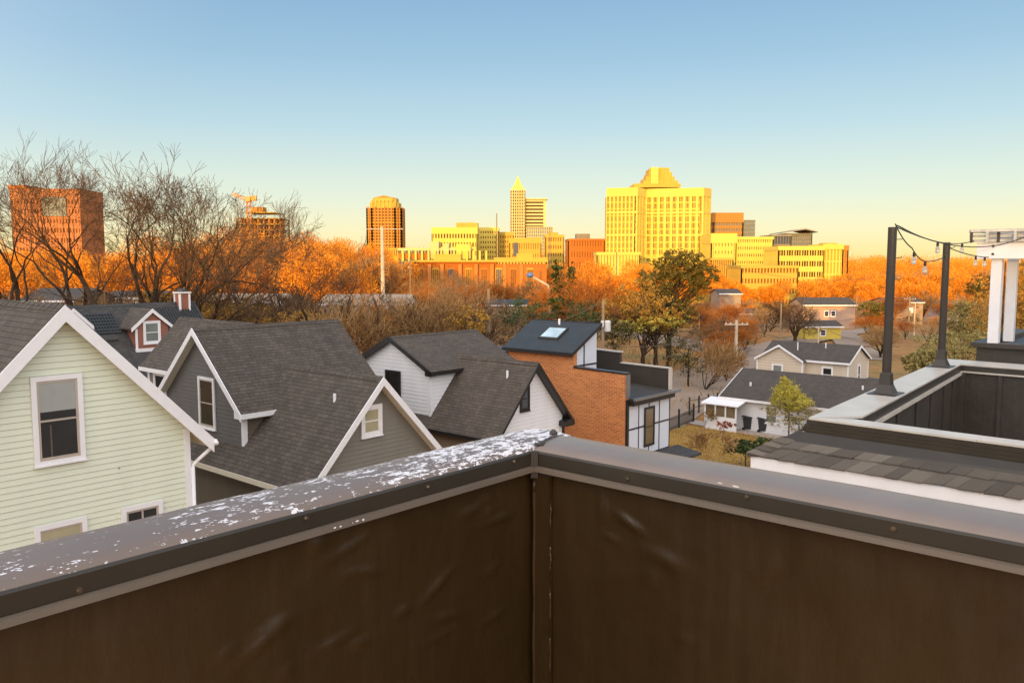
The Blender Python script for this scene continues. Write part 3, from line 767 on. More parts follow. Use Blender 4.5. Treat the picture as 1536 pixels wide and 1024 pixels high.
def gray_house():
    a0,b0=16.87,20.0
    t=fthing('house','dark grey house with white trim, tall left gable window and small attic window','house',a0,b0)
    zr=8.95; sl=1.065; hl=2.95
    gable_roof(t,'y',0,0,11.5,zr,sl,hl,hl,'shingle_gray',.1); ridge_cap(t,'y',0,.02,5.2,zr,sl,'shingle_gray')
    rakes(t,'y',0,0,-1,zr,sl,hl,hl,'trim_white',.27,.035,.015)
    soffit(t,'y',0,.002,11.5,zr,sl,hl-.03,hl-.03,'trim_cream',.2)
    y1=.38; hw=2.45; mp=mapper('y',y1,-1); ze=zr-.22-sl*hw
    mb=MB(); clap(mb,[(-hw,0),(hw,0),(hw,ze),(0,zr-.22),(-hw,ze)],mp,.14,.008,.022); mb.build('wall',['siding_taupe','groove_shade'],t)
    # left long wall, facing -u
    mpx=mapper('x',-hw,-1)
    mb=MB(); clap(mb,[(y1,0),(11.4,0),(11.4,ze),(y1,ze)],mpx,.14,.008,.022); mb.build('side_wall',['siding_brown','groove_shade'],t)
    mb=MB(); mb.box(-hw+.004,hw,y1+.004,11.4,0,ze-.03); mb.build('body','siding_taupe',t)
    ez=zr-sl*hl
    mb=MB(); mb.box(-hl-.03,-hl,-.0,11.5,ez-.16,ez+.01); mb.build('eave_fascia','trim_cream',t)
    mb=MB(); mb.box(-hl-.0,-hw,y1,11.5,ez-.165,ez-.14); mb.build('eave_soffit','trim_cream',t)
    window(t,mp,-.64,.2,zr-1.87,zr-.88,.11,base=.022,sash='trim_white',blind='blind_olive',blindz=.96,gl='glass_amber',label='small attic window with olive blind')
    # vent pipe
    mb=MB(); z=zr-sl*.75; mb.tube((-.75,2.7-1.2,z-.1),(-.75,1.5,z+.22),.05,.05,12,True); mb.build('vent_pipe','trim_white',t)
    # cross wing (ridge along u)
    wl=14.6-a0; wr=20.5-a0; c=27.0-b0; zrw=10.27; slw=.90; h=2.95
    gable_roof(t,'x',c,wl-.28,wr,zrw,slw,h,h,'shingle_gray',.1,name='wing_roof'); ridge_cap(t,'x',c,wl-.25,wr,zrw,slw,'shingle_gray')
    rakes(t,'x',c,wl-.28,-1,zrw,slw,h,h,'trim_white',.24,.035,.015)
    soffit(t,'x',c,wl-.278,wr-.01,zrw,slw,h-.03,h-.03,'trim_cream',.18)
    hw2=2.62; zew=zrw-.2-slw*hw2
    zb=zr-sl*(-wl)-.35
    mb=MB(); clap(mb,[(c-hw2,zb),(c+hw2,zb),(c+hw2,zew),(c,zrw-.2),(c-hw2,zew)],mapper('x',wl,-1),.14,.008,.022,z0=zb); mb.build('wing_wall',['siding_gray','groove_shade'],t)
    mb=MB(); clap(mb,[(wl,zb),(-.6,zew),(wl,zew)],mapper('y',c-hw2,-1),.14,.008,.022,z0=zb); mb.build('cheek_wall',['siding_brown','groove_shade'],t)
    mb=MB(); mb.prism([(wl+.004,c-hw2+.004,zb),(wr-.3,c-hw2+.004,zb),(wr-.3,c-hw2+.004,zew-.02),(wl+.004,c-hw2+.004,zew-.02)],(0,2*hw2-.008,0)); mb.build('wing_body','siding_gray',t)
    mb=MB(); mb.box(wl-.03,wl+.12,c-hw2-.03,c-hw2+.1,zb+.25,zew+.05); mb.build('corner_board','trim_white',t)
    ez=zrw-slw*h
    mb=MB(); mb.box(wl-.30,-.95,c-h-.03,c-h,ez-.14,ez+.015); mb.build('eave_fascia','trim_white',t)
    # boxed eave return at the foot of the rake
    for s in (-1,1):
        mb=MB(); e=c+s*h; i=c+s*(h-.42)
        mb.prism([(wl-.282,e,ez-.16),(wl-.282,i,ez-.16),(wl-.282,i,ez+.20),(wl-.282,e,ez-.0)],(.28,0,0)); mb.build('eave_return','trim_white',t)
    # rear wing, ridge along v behind the cross gable
    rc=.16; rz=10.27; rs=1.06; rb=33.1-b0
    gable_roof(t,'y',rc,c+.02,rb,rz,rs,1.78,3.,'shingle_gray',.1,name='rear_roof'); ridge_cap(t,'y',rc,c+.5,rb,rz,rs,'shingle_gray')
    mb=MB(); mb.box(rc-1.815,rc-1.781,c+.5,rb,rz-rs*1.78-.15,rz-rs*1.78+.0); mb.build('eave_fascia','trim_white',t)
    xw=rc-1.5; mb=MB(); mb.box(xw,rc+2.7,c,rb-.2,5,rz-rs*1.62-.1); mb.build('rear_wall','siding_taupe',t)
    window(t,mapper('x',xw,-1),rb-1.75,rb-.7,7.0,8.2,.08,rail=False,sash='trim_white',base=.004)
    mb=MB(); mb.box(xw-.03,xw+.1,rb-.34,rb-.17,5,rz-rs*1.62-.1); mb.build('corner_board','trim_white',t)
    window(t,mapper('x',wl,-1),c-.92,c+.15,6.82,8.60,.09,base=.022,label='tall narrow window in the grey gable')
    mb=MB(); mb.box(wl-.35,wl+.0,c-hw2-.1,c+hw2,zb+.16,zb+.30); 
    mb=MB(); mb.prism([(wl-.32,c-hw2-.1,zb-.1),(wl-.01,c-hw2-.1,zb+.24),(wl-.01,c+hw2,zb+.24),(wl-.32,c+hw2,zb-.1)],(0,0,-.02)); mb.build('flashing','metal_galv',t)
gray_house()
def red_house():
    a0,b0=20.1,42.0
    t=fthing('house','house behind with dark roof, red brown dormer, grey roof grille and small red chimney','house',a0,b0)
    zr=10.35; sl=.9; c=2.5
    gable_roof(t,'x',c,-12,3.7,zr,sl,4.6,5,'shingle_dark',.1); ridge_cap(t,'x',c,-12,3.7,zr,sl,'shingle_dark')
    mb=MB(); mb.box(-11.7,3.5,-1.6,7,0,6.3); mb.build('wall','siding_red',t)
    mb=MB(); mb.prism([(3.5,-1.6,6.3),(3.5,c,zr-.2),(3.5,7,6.3)],(-.1,0,0)); mb.build('gable_wall','siding_red',t)
    # dormer
    def dormer(x0,hw,z_ap,z_ev,zb,yf,win=True,mat='shingle_gray'):
        s=(z_ap-z_ev)/hw
        d=thing_part=MB()
        gable_roof(t,'y',x0,yf-.12,yf+3.5,z_ap,s,hw,hw,mat,.08,name='dormer_roof')
        rakes(t,'y',x0,yf-.12,-1,z_ap,s,hw,hw,'trim_white',.2,.03,.01)
        w=hw-.28
        mb=MB(); clap(mb,[(x0-w,zb),(x0+w,zb),(x0+w,z_ap-.12-s*w),(x0,z_ap-.12),(x0-w,z_ap-.12-s*w)],mapper('y',yf,-1),.13,.012,.02,z0=zb); mb.build('dormer_wall',['siding_red','groove_shade'],t)
        mb=MB(); mb.box(x0-w,x0+w,yf+.004,yf+2.5,zb,z_ap-.16-s*w); mb.build('dormer_body','siding_red',t)
        mb=MB(); mb.box(x0-w-.06,x0+w+.06,yf-.10,yf-.003,zb-.14,zb+.06); mb.box(x0-w-.04,x0-w+.07,yf-.05,yf-.002,zb+.06,z_ev-.05); mb.build('dormer_trim','trim_white',t)
        if win: window(t,mapper('y',yf,-1),x0-.48,x0+.42,z_ap-1.78,z_ap-.62,.09,base=.02,sash='trim_white',gl='glass_grey')
    dormer(0,1.12,10.18,9.23,8.12,0)
    dormer(-3.75,.9,10.35,9.45,8.6,.2)
    # grille panels on the roof
    for (xa,xb,ya,yb) in ((-3.0,-1.2,.9,1.9),):
        mb=MB(); n=12
        for i in range(n+1):
            x=xa+(xb-xa)*i/n; mb.prism([(x,ya,zr-sl*(c-ya)+.05),(x+.05,ya,zr-sl*(c-ya)+.05),(x+.05,yb,zr-sl*(c-yb)+.05),(x,yb,zr-sl*(c-yb)+.05)],(0,0,.06))
        for j in range(7):
            y=ya+(yb-ya)*j/6; z=zr-sl*(c-y)+.05; mb.prism([(xa,y,z),(xb,y,z),(xb,y+.05,z+.045),(xa,y+.05,z+.045)],(0,0,.05))
        mb.build('roof_grille','roof_metal',t)
    mb=MB(); z=zr-sl*(c-.55); mb.prism([(-2.9,.50,z),(-1.5,.50,z),(-1.5,.75,z+.22),(-2.9,.75,z+.22)],(0,0,.10)); mb.build('snow_bar','metal_dark',t)
    mb=MB()
    xa,xb,ya,yb=1.35,3.5,.6,2.2
    for i in range(15):
        x=xa+(xb-xa)*i/14; mb.prism([(x,ya,zr-sl*(c-ya)+.03),(x+.06,ya,zr-sl*(c-ya)+.03),(x+.06,yb,zr-sl*(c-yb)+.03),(x,yb,zr-sl*(c-yb)+.03)],(0,0,.05))
    mb.build('roof_grille','roof_metal',t)
    # chimney
    x,y,z=ona_(278,470,44.0)
    cx=x-a0; cy=2.3
    mb=MB(); mb.box(cx-.27,cx+.27,cy-.27,cy+.27,9.2,zr+.50); ch=mb.build('chimney','siding_red',t)
    mb=MB()
    for sx in (-1,1):
        for sy in (-1,1): mb.box(cx+sx*.27-.05,cx+sx*.27+.05,cy+sy*.27-.05,cy+sy*.27+.05,9.3,zr+.47)
    mb.box(cx-.36,cx+.36,cy-.36,cy+.36,zr+.501,zr+.57); mb.build('chimney_trim','trim_white',ch)
    mb=MB(); mb.lathe((cx,cy,zr+.57),[(.30,0),(.28,.08),(.17,.18),(.04,.21)],12); mb.build('chimney_cap','metal_dark',ch)
def ona_(px,py,b):
    r=ray(px,py); k=b/(-r[0]*cu+r[1]*su); x=r[0]*k;y=r[1]*k; return (x*su+y*cu,b,H+r[2]*k)
red_house()
def white_house():
    a0,b0=25.8,21.0
    t=fthing('house','white clapboard house with black trim, small black attic window and open left gable window','house',a0,b0)
    zr=8.52; sl=1.12; hl=2.5; hr=2.4
    gable_roof(t,'y',0,0,10,zr,sl,hl,hr,'shingle_brown',.1); ridge_cap(t,'y',0,.02,4.5,zr,sl,'shingle_brown')
    rakes(t,'y',0,0,-1,zr,sl,hl,hr,'trim_black',.16,.035,.01)
    soffit(t,'y',0,.002,10,zr,sl,hl-.03,hr-.03,'trim_black',.15)
    y1=.36; hw=2.12; mp=mapper('y',y1,-1); ze=zr-.17-sl*hw
    mb=MB(); clap(mb,[(-hw,0),(hw,0),(hw,ze),(0,zr-.17),(-hw,ze)],mp,.155,.008,.022); mb.build('wall',['siding_white','groove_shade'],t)
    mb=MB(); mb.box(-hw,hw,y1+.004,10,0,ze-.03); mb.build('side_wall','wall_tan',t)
    ez=zr-sl*hl
    mb=MB(); mb.box(-hl-.03,-hl,0,10,ez-.13,ez+.005); mb.build('eave_fascia','trim_black',t)
    er=zr-sl*hr
    mb=MB(); mb.prism([(hr-.62,-.03,er-.18),(hr-.02,-.03,er-.18),(hr-.02,-.03,er+.02),(hr-.30,-.03,er+.12),(hr-.62,-.03,er+.02)],(0,.42,0)); mb.build('eave_return','trim_black',t)
    mb=MB(); mb.box(hw-.12,hw+.035,y1-.04,y1+.1,0,ze+.1); mb.build('downspout','trim_black',t)
    window(t,mp,-.78,-.2,zr-1.92,zr-.92,.07,frame='trim_black',sash='trim_black',base=.022,gl='glass_sky',label='small black framed attic window')
    mb=MB(); z=zr-sl*.55; mb.tube((-.55,1.2,z-.1),(-.55,1.2,z+.26),.05,.05,12,True); mb.build('vent_pipe','trim_white',t)
    # cross wing
    wl=23.7-a0; wr=28.9-a0; c=27.4-b0; zrw=9.35; slw=.50; h=2.62
    gable_roof(t,'x',c,wl-.25,wr,zrw,slw,h,h,'shingle_brown',.1,name='wing_roof'); ridge_cap(t,'x',c,wl-.2,wr,zrw,slw,'shingle_brown')
    rakes(t,'x',c,wl-.25,-1,zrw,slw,h,h,'trim_peeled',.2,.04,.03)
    soffit(t,'x',c,wl-.248,wr-.02,zrw,slw,h-.02,h-.02,'trim_black',.15)
    hw2=2.3; zew=zrw-.17-slw*hw2; zb=zr-sl*(-wl)-.3
    mb=MB(); clap(mb,[(c-hw2,zb),(c+hw2,zb),(c+hw2,zew),(c,zrw-.17),(c-hw2,zew)],mapper('x',wl,-1),.155,.008,.022,z0=zb); mb.build('wing_wall',['siding_white','groove_shade'],t)
    mb=MB(); clap(mb,[(wl,zb),(-.25,zew),(wl,zew)],mapper('y',c-hw2,-1),.155,.008,.022,z0=zb); mb.build('cheek_wall',['siding_white','groove_shade'],t)
    mb=MB(); mb.box(wl+.004,wr-.3,c-hw2+.004,c+hw2,zb,zew-.02); mb.build('wing_body','siding_white',t)
    mb=MB(); mb.box(wl-.025,wl+.09,c-hw2-.025,c-hw2+.09,zb+.2,zew); mb.build('corner_board','siding_white',t)
    ez=zrw-slw*h
    mb=MB(); mb.box(wl-.27,.0,c-h-.03,c-h,ez-.13,ez+.01); mb.build('eave_fascia','trim_black',t)
    mb=MB(); mb.prism([(wl-.29,c-h,ez-.18),(wl-.29,c-h+.35,ez-.18),(wl-.29,c-h+.35,ez+.12),(wl-.29,c-h,ez-.0)],(.28,0,0)); mb.build('eave_return','trim_black',t)
    window(t,mapper('x',wl,-1),c-.48,c+.5,6.45,7.88,.08,frame='trim_black',sash='trim_black',base=.022,sill=False,rail=False,label='open black framed window in the white gable')
white_house()
def brick_house():
    a0,b0=33.7,22.0
    t=fthing('house','orange brick townhouse with stepped parapet, black skylight roof and white panel front','house',a0,b0)
    L=7.6
    # left brick wall with stepped top
    mb=MB(); mb.prism([(0,0,0),(0,L,0),(0,L,8.0),(0,3.17,8.0),(0,3.17,7.22),(0,0,7.15)],(.3,0,0)); mb.build('brick_wall','brick_orange',t)
    mb=MB(); mb.prism([(-.04,-.04,7.152),(-.04,3.165,7.222),(-.04,3.165,7.30),(-.04,-.04,7.23)],(.4,0,0)); mb.build('coping','trim_black',t)
    mb=MB(); mb.box(-.03,.32,-.04,-.001,6.0,7.15); mb.build('end_cap','metal_galv',t)
    mb=MB(); mb.box(-.02,.16,-.10,-.001,0,5.93); mb.build('corner_post','trim_black',t)
    # roof deck
    mb=MB(); mb.prism([(.301,-.35,5.93),(4.2,-.35,5.93),(4.2,3.17,6.15),(.301,3.17,6.15)],(0,0,-.12)); mb.build('deck_roof','roof_membrane',t)
    mb=MB(); mb.box(.1,4.45,-.5,-.351,5.88,6.0); mb.build('eave_gutter','metal_galv',t)
    mb=MB(); mb.box(.17,4.1,-.34,-.001,5.62,5.82);  mb.build('eave_band','trim_black',t)
    # far parapet (inner side dark membrane)
    mb=MB(); mb.prism([(4.1,.05,5.0),(4.1,0.05,7.05),(4.1,3.1,7.1),(4.1,3.1,7.68),(4.1,7.6,7.8),(4.1,7.6,5.0)],(.2,0,0)); mb.build('far_parapet','membrane_gray',t)
    mb=MB(); mb.prism([(4.05,.0,7.055),(4.05,3.05,7.105),(4.05,3.05,7.16),(4.05,.0,7.11)],(.3,0,0)); mb.prism([(4.05,3.0,7.685),(4.05,7.6,7.8),(4.05,7.6,7.86),(4.05,3.0,7.74)],(.3,0,0)); mb.box(4.06,4.35,-.02,.048,5.9,7.05); mb.build('far_coping','metal_white',t)
    mb=MB(); mb.box(.3,4.1,3.17,7.6,0,6.1); mb.box(.301,4.09,.01,3.17,0,5.7); mb.build('body','siding_gray',t)
    # facade: white panels with dark battens
    mb=MB(); mb.box(.16,4.1,-.04,.008,2.9,5.62); mb.build('panel_wall','panel_white',t)
    mb=MB()
    for x in (.16,1.1,2.05,3.05,4.06): mb.box(x-.03,x+.03,-.06,-.041,3.0,5.62)
    mb.box(.16,4.1,-.063,-.0405,4.38,4.46); mb.box(.16,4.1,-.064,-.0408,2.92,3.0); mb.build('batten','trim_black',t)
    window(t,mapper('y',0,-1),1.58,2.52,3.35,5.35,.07,frame='trim_black',sash='trim_black',base=.062,gl='glass_amber',sill=False,label='tall dark window in the white panel front')
    mb=MB(); mb.box(1.2,4.9,-1.5,-.07,2.62,2.72); mb.prism([(1.2,-1.5,2.721),(4.9,-1.5,2.721),(4.9,-.07,2.95),(1.2,-.07,2.95)],(0,0,-.02)); mb.build('porch_roof','shingle_dark',t)
    mb=MB(); mb.box(.2,4.1,-.02,.005,0,2.9); mb.build('lower_wall','siding_gray',t)
    # shed roofed stair tower with skylight
    y0,y1=3.17,7.75
    def zz(x): return 8.03+(x+.25)*(9.36-8.03)/2.5
    mb=MB(); mb.prism([(-.28,y0-.12,zz(-.28)),(2.25,y0-.12,zz(2.25)),(2.25,y1,zz(2.25)),(-.28,y1,zz(-.28))],(0,0,-.12)); mb.build('shed_roof','roof_metal',t)
    mb=MB(); mb.prism([(-.32,y0-.16,zz(-.32)+.012),(2.29,y0-.16,zz(2.29)+.012),(2.29,y0-.16,zz(2.29)-.17),(-.32,y0-.16,zz(-.32)-.17)],(0,.04,0)); mb.box(-.33,-.281,y0-.119,y1,zz(-.3)-.16,zz(-.3)+.01); mb.box(2.251,2.29,y0-.119,y1,zz(2.29)-.15,zz(2.29)+.02);mb.build('roof_edge','trim_black',t)
    mb=MB(); xa,xb,ya,yb=.62,1.6,4.7,6.0
    mb.prism([(xa,ya,zz(xa)+.001),(xb,ya,zz(xb)+.001),(xb,yb,zz(xb)+.001),(xa,yb,zz(xa)+.001)],(0,0,.09)); sk=mb.build('skylight','metal_dark',t)
    mb=MB(); k=.09; mb.face([(xa+k,ya+k,zz(xa+k)+.095),(xb-k,ya+k,zz(xb-k)+.095),(xb-k,yb-k,zz(xb-k)+.095),(xa+k,yb-k,zz(xa+k)+.095)]); mb.build('skylight_pane','skylight',sk)
    mb=MB(); mb.prism([(.05,3.2,6.1),(2.05,3.2,6.1),(2.05,3.2,zz(2.05)-.14),(.05,3.2,zz(.05)-.14)],(0,4.4,0)); mb.build('tower_wall','panel_white',t)
    mb=MB(); mb.box(.9,.96,3.165,3.199,6.6,zz(.9)-.13); mb.box(.05,2.05,3.16,3.198,7.25,7.33); mb.build('tower_batten','trim_black',t)
    mb=MB(); mb.tube((1.95,5.6,zz(1.95)),(1.95,5.6,zz(1.95)+.32),.06,.06,12,True); mb.build('vent_pipe','trim_white',t)
    # outdoor furniture cover / ac
    mb=MB(); mb.box(.5,1.4,2.5,3.05,6.13,6.62); mb.build('ac_casing','metal_galv',t,bevel=.04)
    # rear shed at left (dark flat thing by the roof)
    mb=MB(); mb.box(-1.2,.0,7.62,11,0,7.6); mb.build('rear_wall','brick_orange',t)
    mb=MB(); mb.box(-1.4,2.,7.6,11.2,7.62,7.78); mb.build('rear_roof','roof_metal',t)
brick_house()
def white_long_house():
    a0,b0=58.2,29.1
    t=fthing('house','long single storey white house with dark grey roof and glazed porch, behind the bins','house',a0,b0)
    n0=-22; ze=2.42; zr=4.22
    mb=MB(); slab(mb,[(-.4,.25,ze),(-.4,n0,ze),(3.6,n0,zr),(3.6,.25,zr)],.12); slab(mb,[(7.6,.25,ze),(7.6,n0,ze),(3.6,n0,zr),(3.6,.25,zr)],.12); mb.build('roof','shingle_far',t)
    mb=MB(); mb.box(-.44,-.401,n0,.28,ze-.18,ze+.0); mb.build('eave_fascia','trim_white',t)
    mb=MB(); mb.prism([(-.4,.26,ze+.01),(3.6,.26,zr+.01),(7.6,.26,ze+.01),(7.6,.26,ze-.16),(3.6,.26,zr-.16),(-.4,.26,ze-.16)],(0,.05,0)); mb.build('rake_trim','trim_white',t)
    mb=MB(); clap(mb,[(n0+.2,0),(0,0),(0,ze-.05),(n0+.2,ze-.05)],mapper('x',0,-1),.2,.009,.02); mb.build('wall',['siding_white','groove_shade'],t)
    mb=MB(); mb.prism([(.005,0,0),(7.2,0,0),(7.2,0,ze),(3.6,0,zr-.15),(.005,0,ze)],(0,n0+.3,0)); mb.build('body','siding_white',t)
    for (ya,yb,za,zb) in ((-4.3,-3.3,.75,2.05),(-8.8,-7.9,.8,2.0),(-13,-12,.8,2.)): window(t,mapper('x',0,-1),ya,yb,za,zb,.09,base=.02,sash='trim_white',gl='glass_grey')
    # porch
    mb=MB(); mb.prism([(-1.6,1.1,2.02),(-1.6,-1.9,2.02),(.0,-1.9,2.30),(.0,1.1,2.30)],(0,0,-.08)); mb.build('porch_roof','trim_white',t)
    mb=MB(); mb.box(-1.4,-1.3,-1.7,.9,0,1.05); mb.box(-1.4,.0,.85,.9,0,1.05); mb.build('porch_wall','siding_white',t)
    mb=MB()
    for y in (-1.7,-.87,-.04,.8): mb.box(-1.42,-1.28,y,y+.1,1.05,2.0)
    mb.build('porch_post','trim_white',t)
    mb=MB(); mb.box(-1.36,-1.34,-1.6,.8,1.06,1.95); mb.build('porch_glass','glass_amber',t)
    for (x,y) in ((1.5,-5),(2.2,-9.5),(2.9,-11.5),(1.3,-1.5)):
        z=ze+(x+.4)*(zr-ze)/4; mb=MB(); mb.tube((x,y,z),(x,y,z+.3),.07,.07,10,True); mb.build('vent_pipe','trim_white' if x!=2.9 else 'metal_dark',t)
white_long_house()
def beige_house():
    a0,b0=68.,29.0
    t=fthing('house','two storey beige house with white trimmed gables, behind the long white house','house',a0,b0)
    ze=4.45; zr=5.65; g=gz(*W(a0,b0)[:2])
    mb=MB(); h=2.05; s=(zr-ze)/h
    slab(mb,[(-.25,0,zr),(3.4,0,zr),(3.4,h+.1,ze-.06),(-.25,h+.1,ze-.06)],.1); slab(mb,[(-.25,0,zr),(3.4,0,zr),(3.4,-h-.1,ze-.06),(-.25,-h-.1,ze-.06)],.1)
    # main ridge along v
    R0=3.1; s2=(zr+.05-ze)/(R0-.45)
    slab(mb,[(.45,2.0,ze),(.45,-5.7,ze),(R0,-5.7,zr+.05),(R0,2.0,zr+.05)],.1)
    slab(mb,[(5.75,2.0,ze),(5.75,-5.7,ze),(R0,-5.7,zr+.05),(R0,2.0,zr+.05)],.1); mb.build('roof','shingle_far',t)
    rakes(t,'x',0,-.25,-1,zr,s,h+.1,h+.1,'trim_white',.17,.04,.01)
    mb=MB(); mb.prism([(.45,-5.7,ze),(R0,-5.7,zr+.06),(5.75,-5.7,ze),(5.75,-5.7,ze-.17),(R0,-5.7,zr-.11),(.45,-5.7,ze-.17)],(0,-.04,0)); mb.build('rake_trim','trim_white',t)
    mb=MB(); mb.box(.41,.449,-5.7,-2.,ze-.16,ze); mb.build('eave_fascia','trim_white',t)
    mb=MB(); clap(mb,[(-2.,g),(2.,g),(2.,ze-.1),(0,zr-.12),(-2.,ze-.1)],mapper('x',0,-1),.25,.015,.02,z0=g); mb.build('gable_wall',['siding_beige','groove_shade'],t)
    mb=MB(); mb.box(.01,3,-1.99,1.99,g,ze-.11); mb.prism([(.71,-5.5,g),(5.5,-5.5,g),(5.5,-5.5,ze-.05),(R0,-5.5,zr-.07),(.71,-5.5,ze-.05)],(0,7.4,0)); mb.build('wall','siding_beige',t)
    for (x,y) in ((0,-2),(0,2),(.7,-5.5),(5.5,-5.5)):
        mb=MB(); mb.box(x-.035,x+.09,y-.035 if y<0 else y-.06,y+.06 if y<0 else y+.035,g,ze-.1); mb.build('corner_board','trim_white',t)
    window(t,mapper('x',0,-1),-.35,.65,2.55,4.0,.1,sash='trim_white',gl='glass_grey'); window(t,mapper('x',.7,-1),-4.3,-3.35,2.7,4.0,.1,sash='trim_white',gl='glass_dark')
    window(t,mapper('y',-5.5,-1),2.9,3.6,2.4,4.1,.1,sash='trim_white',gl='glass_dark')
    for (x,y) in ((2.4,-3.),(1.6,-.9)):
        mb=MB(); z=zr-.45; mb.tube((x,y,z-.4),(x,y,z+.6),.05,.05,8,True); mb.build('vent_pipe','trim_white',t)
    mb=MB(); mb.box(1.2,5.4,-9.,-5.56,g,2.6); mb.build('garage_wall','siding_taupe',t)
    mb=MB(); mb.box(1.0,5.6,-9.2,-5.55,2.601,2.75); mb.build('garage_roof','roof_membrane',t)
beige_house()
# far low houses at right and among the trees, placed by pixel on the falling ground
def low_house(px0,px1,pe,pr,pb,Y,name,label,wall,roof,depth=8,yaw=0,wins=(),end=None):
    xa,_,ze=onY(px0,pe,Y); xb,_,_=onY(px1,pe,Y); zr=onY((px0+px1)/2,pr,Y+depth/2)[2]; zb=gz(xa,Y)-.4
    t=thing(name,label,'house' if 'house' in name else 'building',((xa+xb)/2,Y,0),R(yaw)); w=(xb-xa)/2
    mb=MB(); mb.box(-w,w,0,depth,zb,ze); mb.prism([(-w,0,ze),(-w,depth/2,zr-.1),(-w,depth,ze)],(.12,0,0)); mb.prism([(w,0,ze),(w,depth/2,zr-.1),(w,depth,ze)],(-.12,0,0)); mb.build('wall',wall,t)
    mb=MB(); slab(mb,[(-w-.3,-.4,ze-.05),(w+.3,-.4,ze-.05),(w+.3,depth/2,zr),(-w-.3,depth/2,zr)],.15); slab(mb,[(-w-.3,depth+.4,ze-.05),(w+.3,depth+.4,ze-.05),(w+.3,depth/2,zr),(-w-.3,depth/2,zr)],.15); mb.build('roof',roof,t)
    mb=MB(); mb.box(-w-.3,w+.3,-.44,-.401,ze-.25,ze-.02); mb.build('eave_fascia','trim_white',t)
    for (u,v,ww,hh) in wins:
        cx=-w+2*w*u; z=zb+.4+(ze-zb-.4)*v; window(t,mapper('y',0,-1),cx-ww/2,cx+ww/2,z-hh/2,z+hh/2,.1,sash='trim_white')
    return t
low_house(1205,1283,457,446,490,185,'house','two storey pinkish tan house with brown roof on the green slope','wall_pink','shingle_far',9,wins=((.45,.62,1.1,1.3),(.58,.62,1.1,1.3)))
low_house(1208,1262,489,480,505,140,'bungalow','small bright yellow bungalow with grey roof behind the beige house','siding_yellow','shingle_far',6,wins=((.5,.5,1.,1.1),))
low_house(1080,1112,440,433,470,190,'house','pale low house with flat roof right of the big evergreen','wall_tan','shingle_far',9)
low_house(1110,1150,470,463,480,170,'house','low grey roofed house above the far street','wall_tan','shingle_far',9)
low_house(1330,1385,453,446,470,215,'house','long low tan house glimpsed behind the taller deck pole','wall_tan','shingle_far',9)
low_house(730,790,457,449,470,150,'house','small house with blue grey roof beyond the bare thicket','wall_tan','roof_metal',8)
low_house(480,610,455,441,490,125,'warehouse','long pale warehouse seen through the bare thicket','siding_white','wall_tan',12)
low_house(300,420,452,440,490,135,'warehouse','low whitish shed behind the bare trees left of centre','siding_beige','wall_tan',12)
low_house(30,110,450,432,480,95,'house','dark roofed house with bluish window strip behind the left trees','siding_brown','shingle_far',10,wins=((.25,.88,2.,1.),(.6,.88,1.8,1.),(.85,.88,1.4,1.)))
low_house(150,240,446,436,480,110,'house','pale house half hidden behind the left trees','siding_beige','shingle_far',10)
# pickets, bins, poles, wires
def fence():
    t=thing('fence','short black picket fence with square posts along the brown lawn','fence',(*W(49,31.3)[:2],0),0)
    o=Vector(W(49,31.3)); a=Vector(W(50.0,30.9))-o; b=Vector(W(58.6,31.9))-o
    n=46; mb=MB()
    for i in range(n):
        p=a.lerp(b,i/(n-1)); mb.box(p.x-.02,p.x+.02,p.y-.02,p.y+.02,.05,1.05)
    mb.build('picket','fence_metal',t)
    mb=MB(); 
    for z in (.2,.85): mb.prism([(a.x,a.y,z),(b.x,b.y,z),(b.x,b.y,z+.05),(a.x,a.y,z+.05)],(.03,.03,0))
    mb.build('rail','fence_metal',t)
    for i in range(4):
        p=a.lerp(b,i/3); mb=MB(); mb.box(p.x-.07,p.x+.07,p.y-.07,p.y+.07,0,1.45); mb.build('post','fence_metal',t)
fence()
def fence2():
    o=Vector(W(60,33)); t=thing('fence','thin dark post and rail fence at the road corner by the porch','fence',(o.x,o.y,0),0)
    P=[Vector(W(61,33.6))-o,Vector(W(66,32.8))-o,Vector(W(73,34.5))-o]
    for k in range(2):
        for i in range(4):
            p=P[k].lerp(P[k+1],i/4); mb=MB(); mb.box(p.x-.06,p.x+.06,p.y-.06,p.y+.06,0,1.5); mb.build('post','fence_metal',t)
        mb=MB()
        for z in (.6,1.2): mb.path([(P[k].x,P[k].y,z),(P[k+1].x,P[k+1].y,z)],.025,4)
        mb.build('rail','fence_metal',t)
fence2()
def bin_():
    t=thing('wheelie_bin','','bin',(0,0,0))
    mb=MB(); b=.26;c=.33
    mb.v=[(-b,-b,.12),(b,-b,.12),(b,b,.12),(-b,b,.12),(-c,-c,1.0),(c,-c,1.0),(c,c,1.0),(-c,c,1.0)]; mb.f=[(3,2,1,0),(4,5,6,7),(0,1,5,4),(1,2,6,5),(2,3,7,6),(3,0,4,7)]; mb.m=[0]*6
    mb.build('body','bin_plastic',t,bevel=.02)
    mb=MB(); mb.prism([(-.37,-.38,1.0),(.37,-.38,1.0),(.37,.40,1.08),(-.37,.40,1.08)],(0,0,.06)); l=mb.build('lid','bin_plastic',t,bevel=.015)
    mb=MB(); mb.tube((-.3,.42,1.04),(.3,.42,1.04),.025,.025,8,True); mb.build('handle','bin_plastic',t)
    for s in (-1,1):
        mb=MB(); mb.tube((s*.27,.27,.12),(s*.33,.27,.12),.12,.12,14,True); mb.build('wheel','tyre',t)
    return t
b0=bin_(); bl=['leftmost wheelie bin of three, beside the white porch','middle dark wheelie bin of the three by the white house','rightmost wheelie bin of the three, next to the small tree']
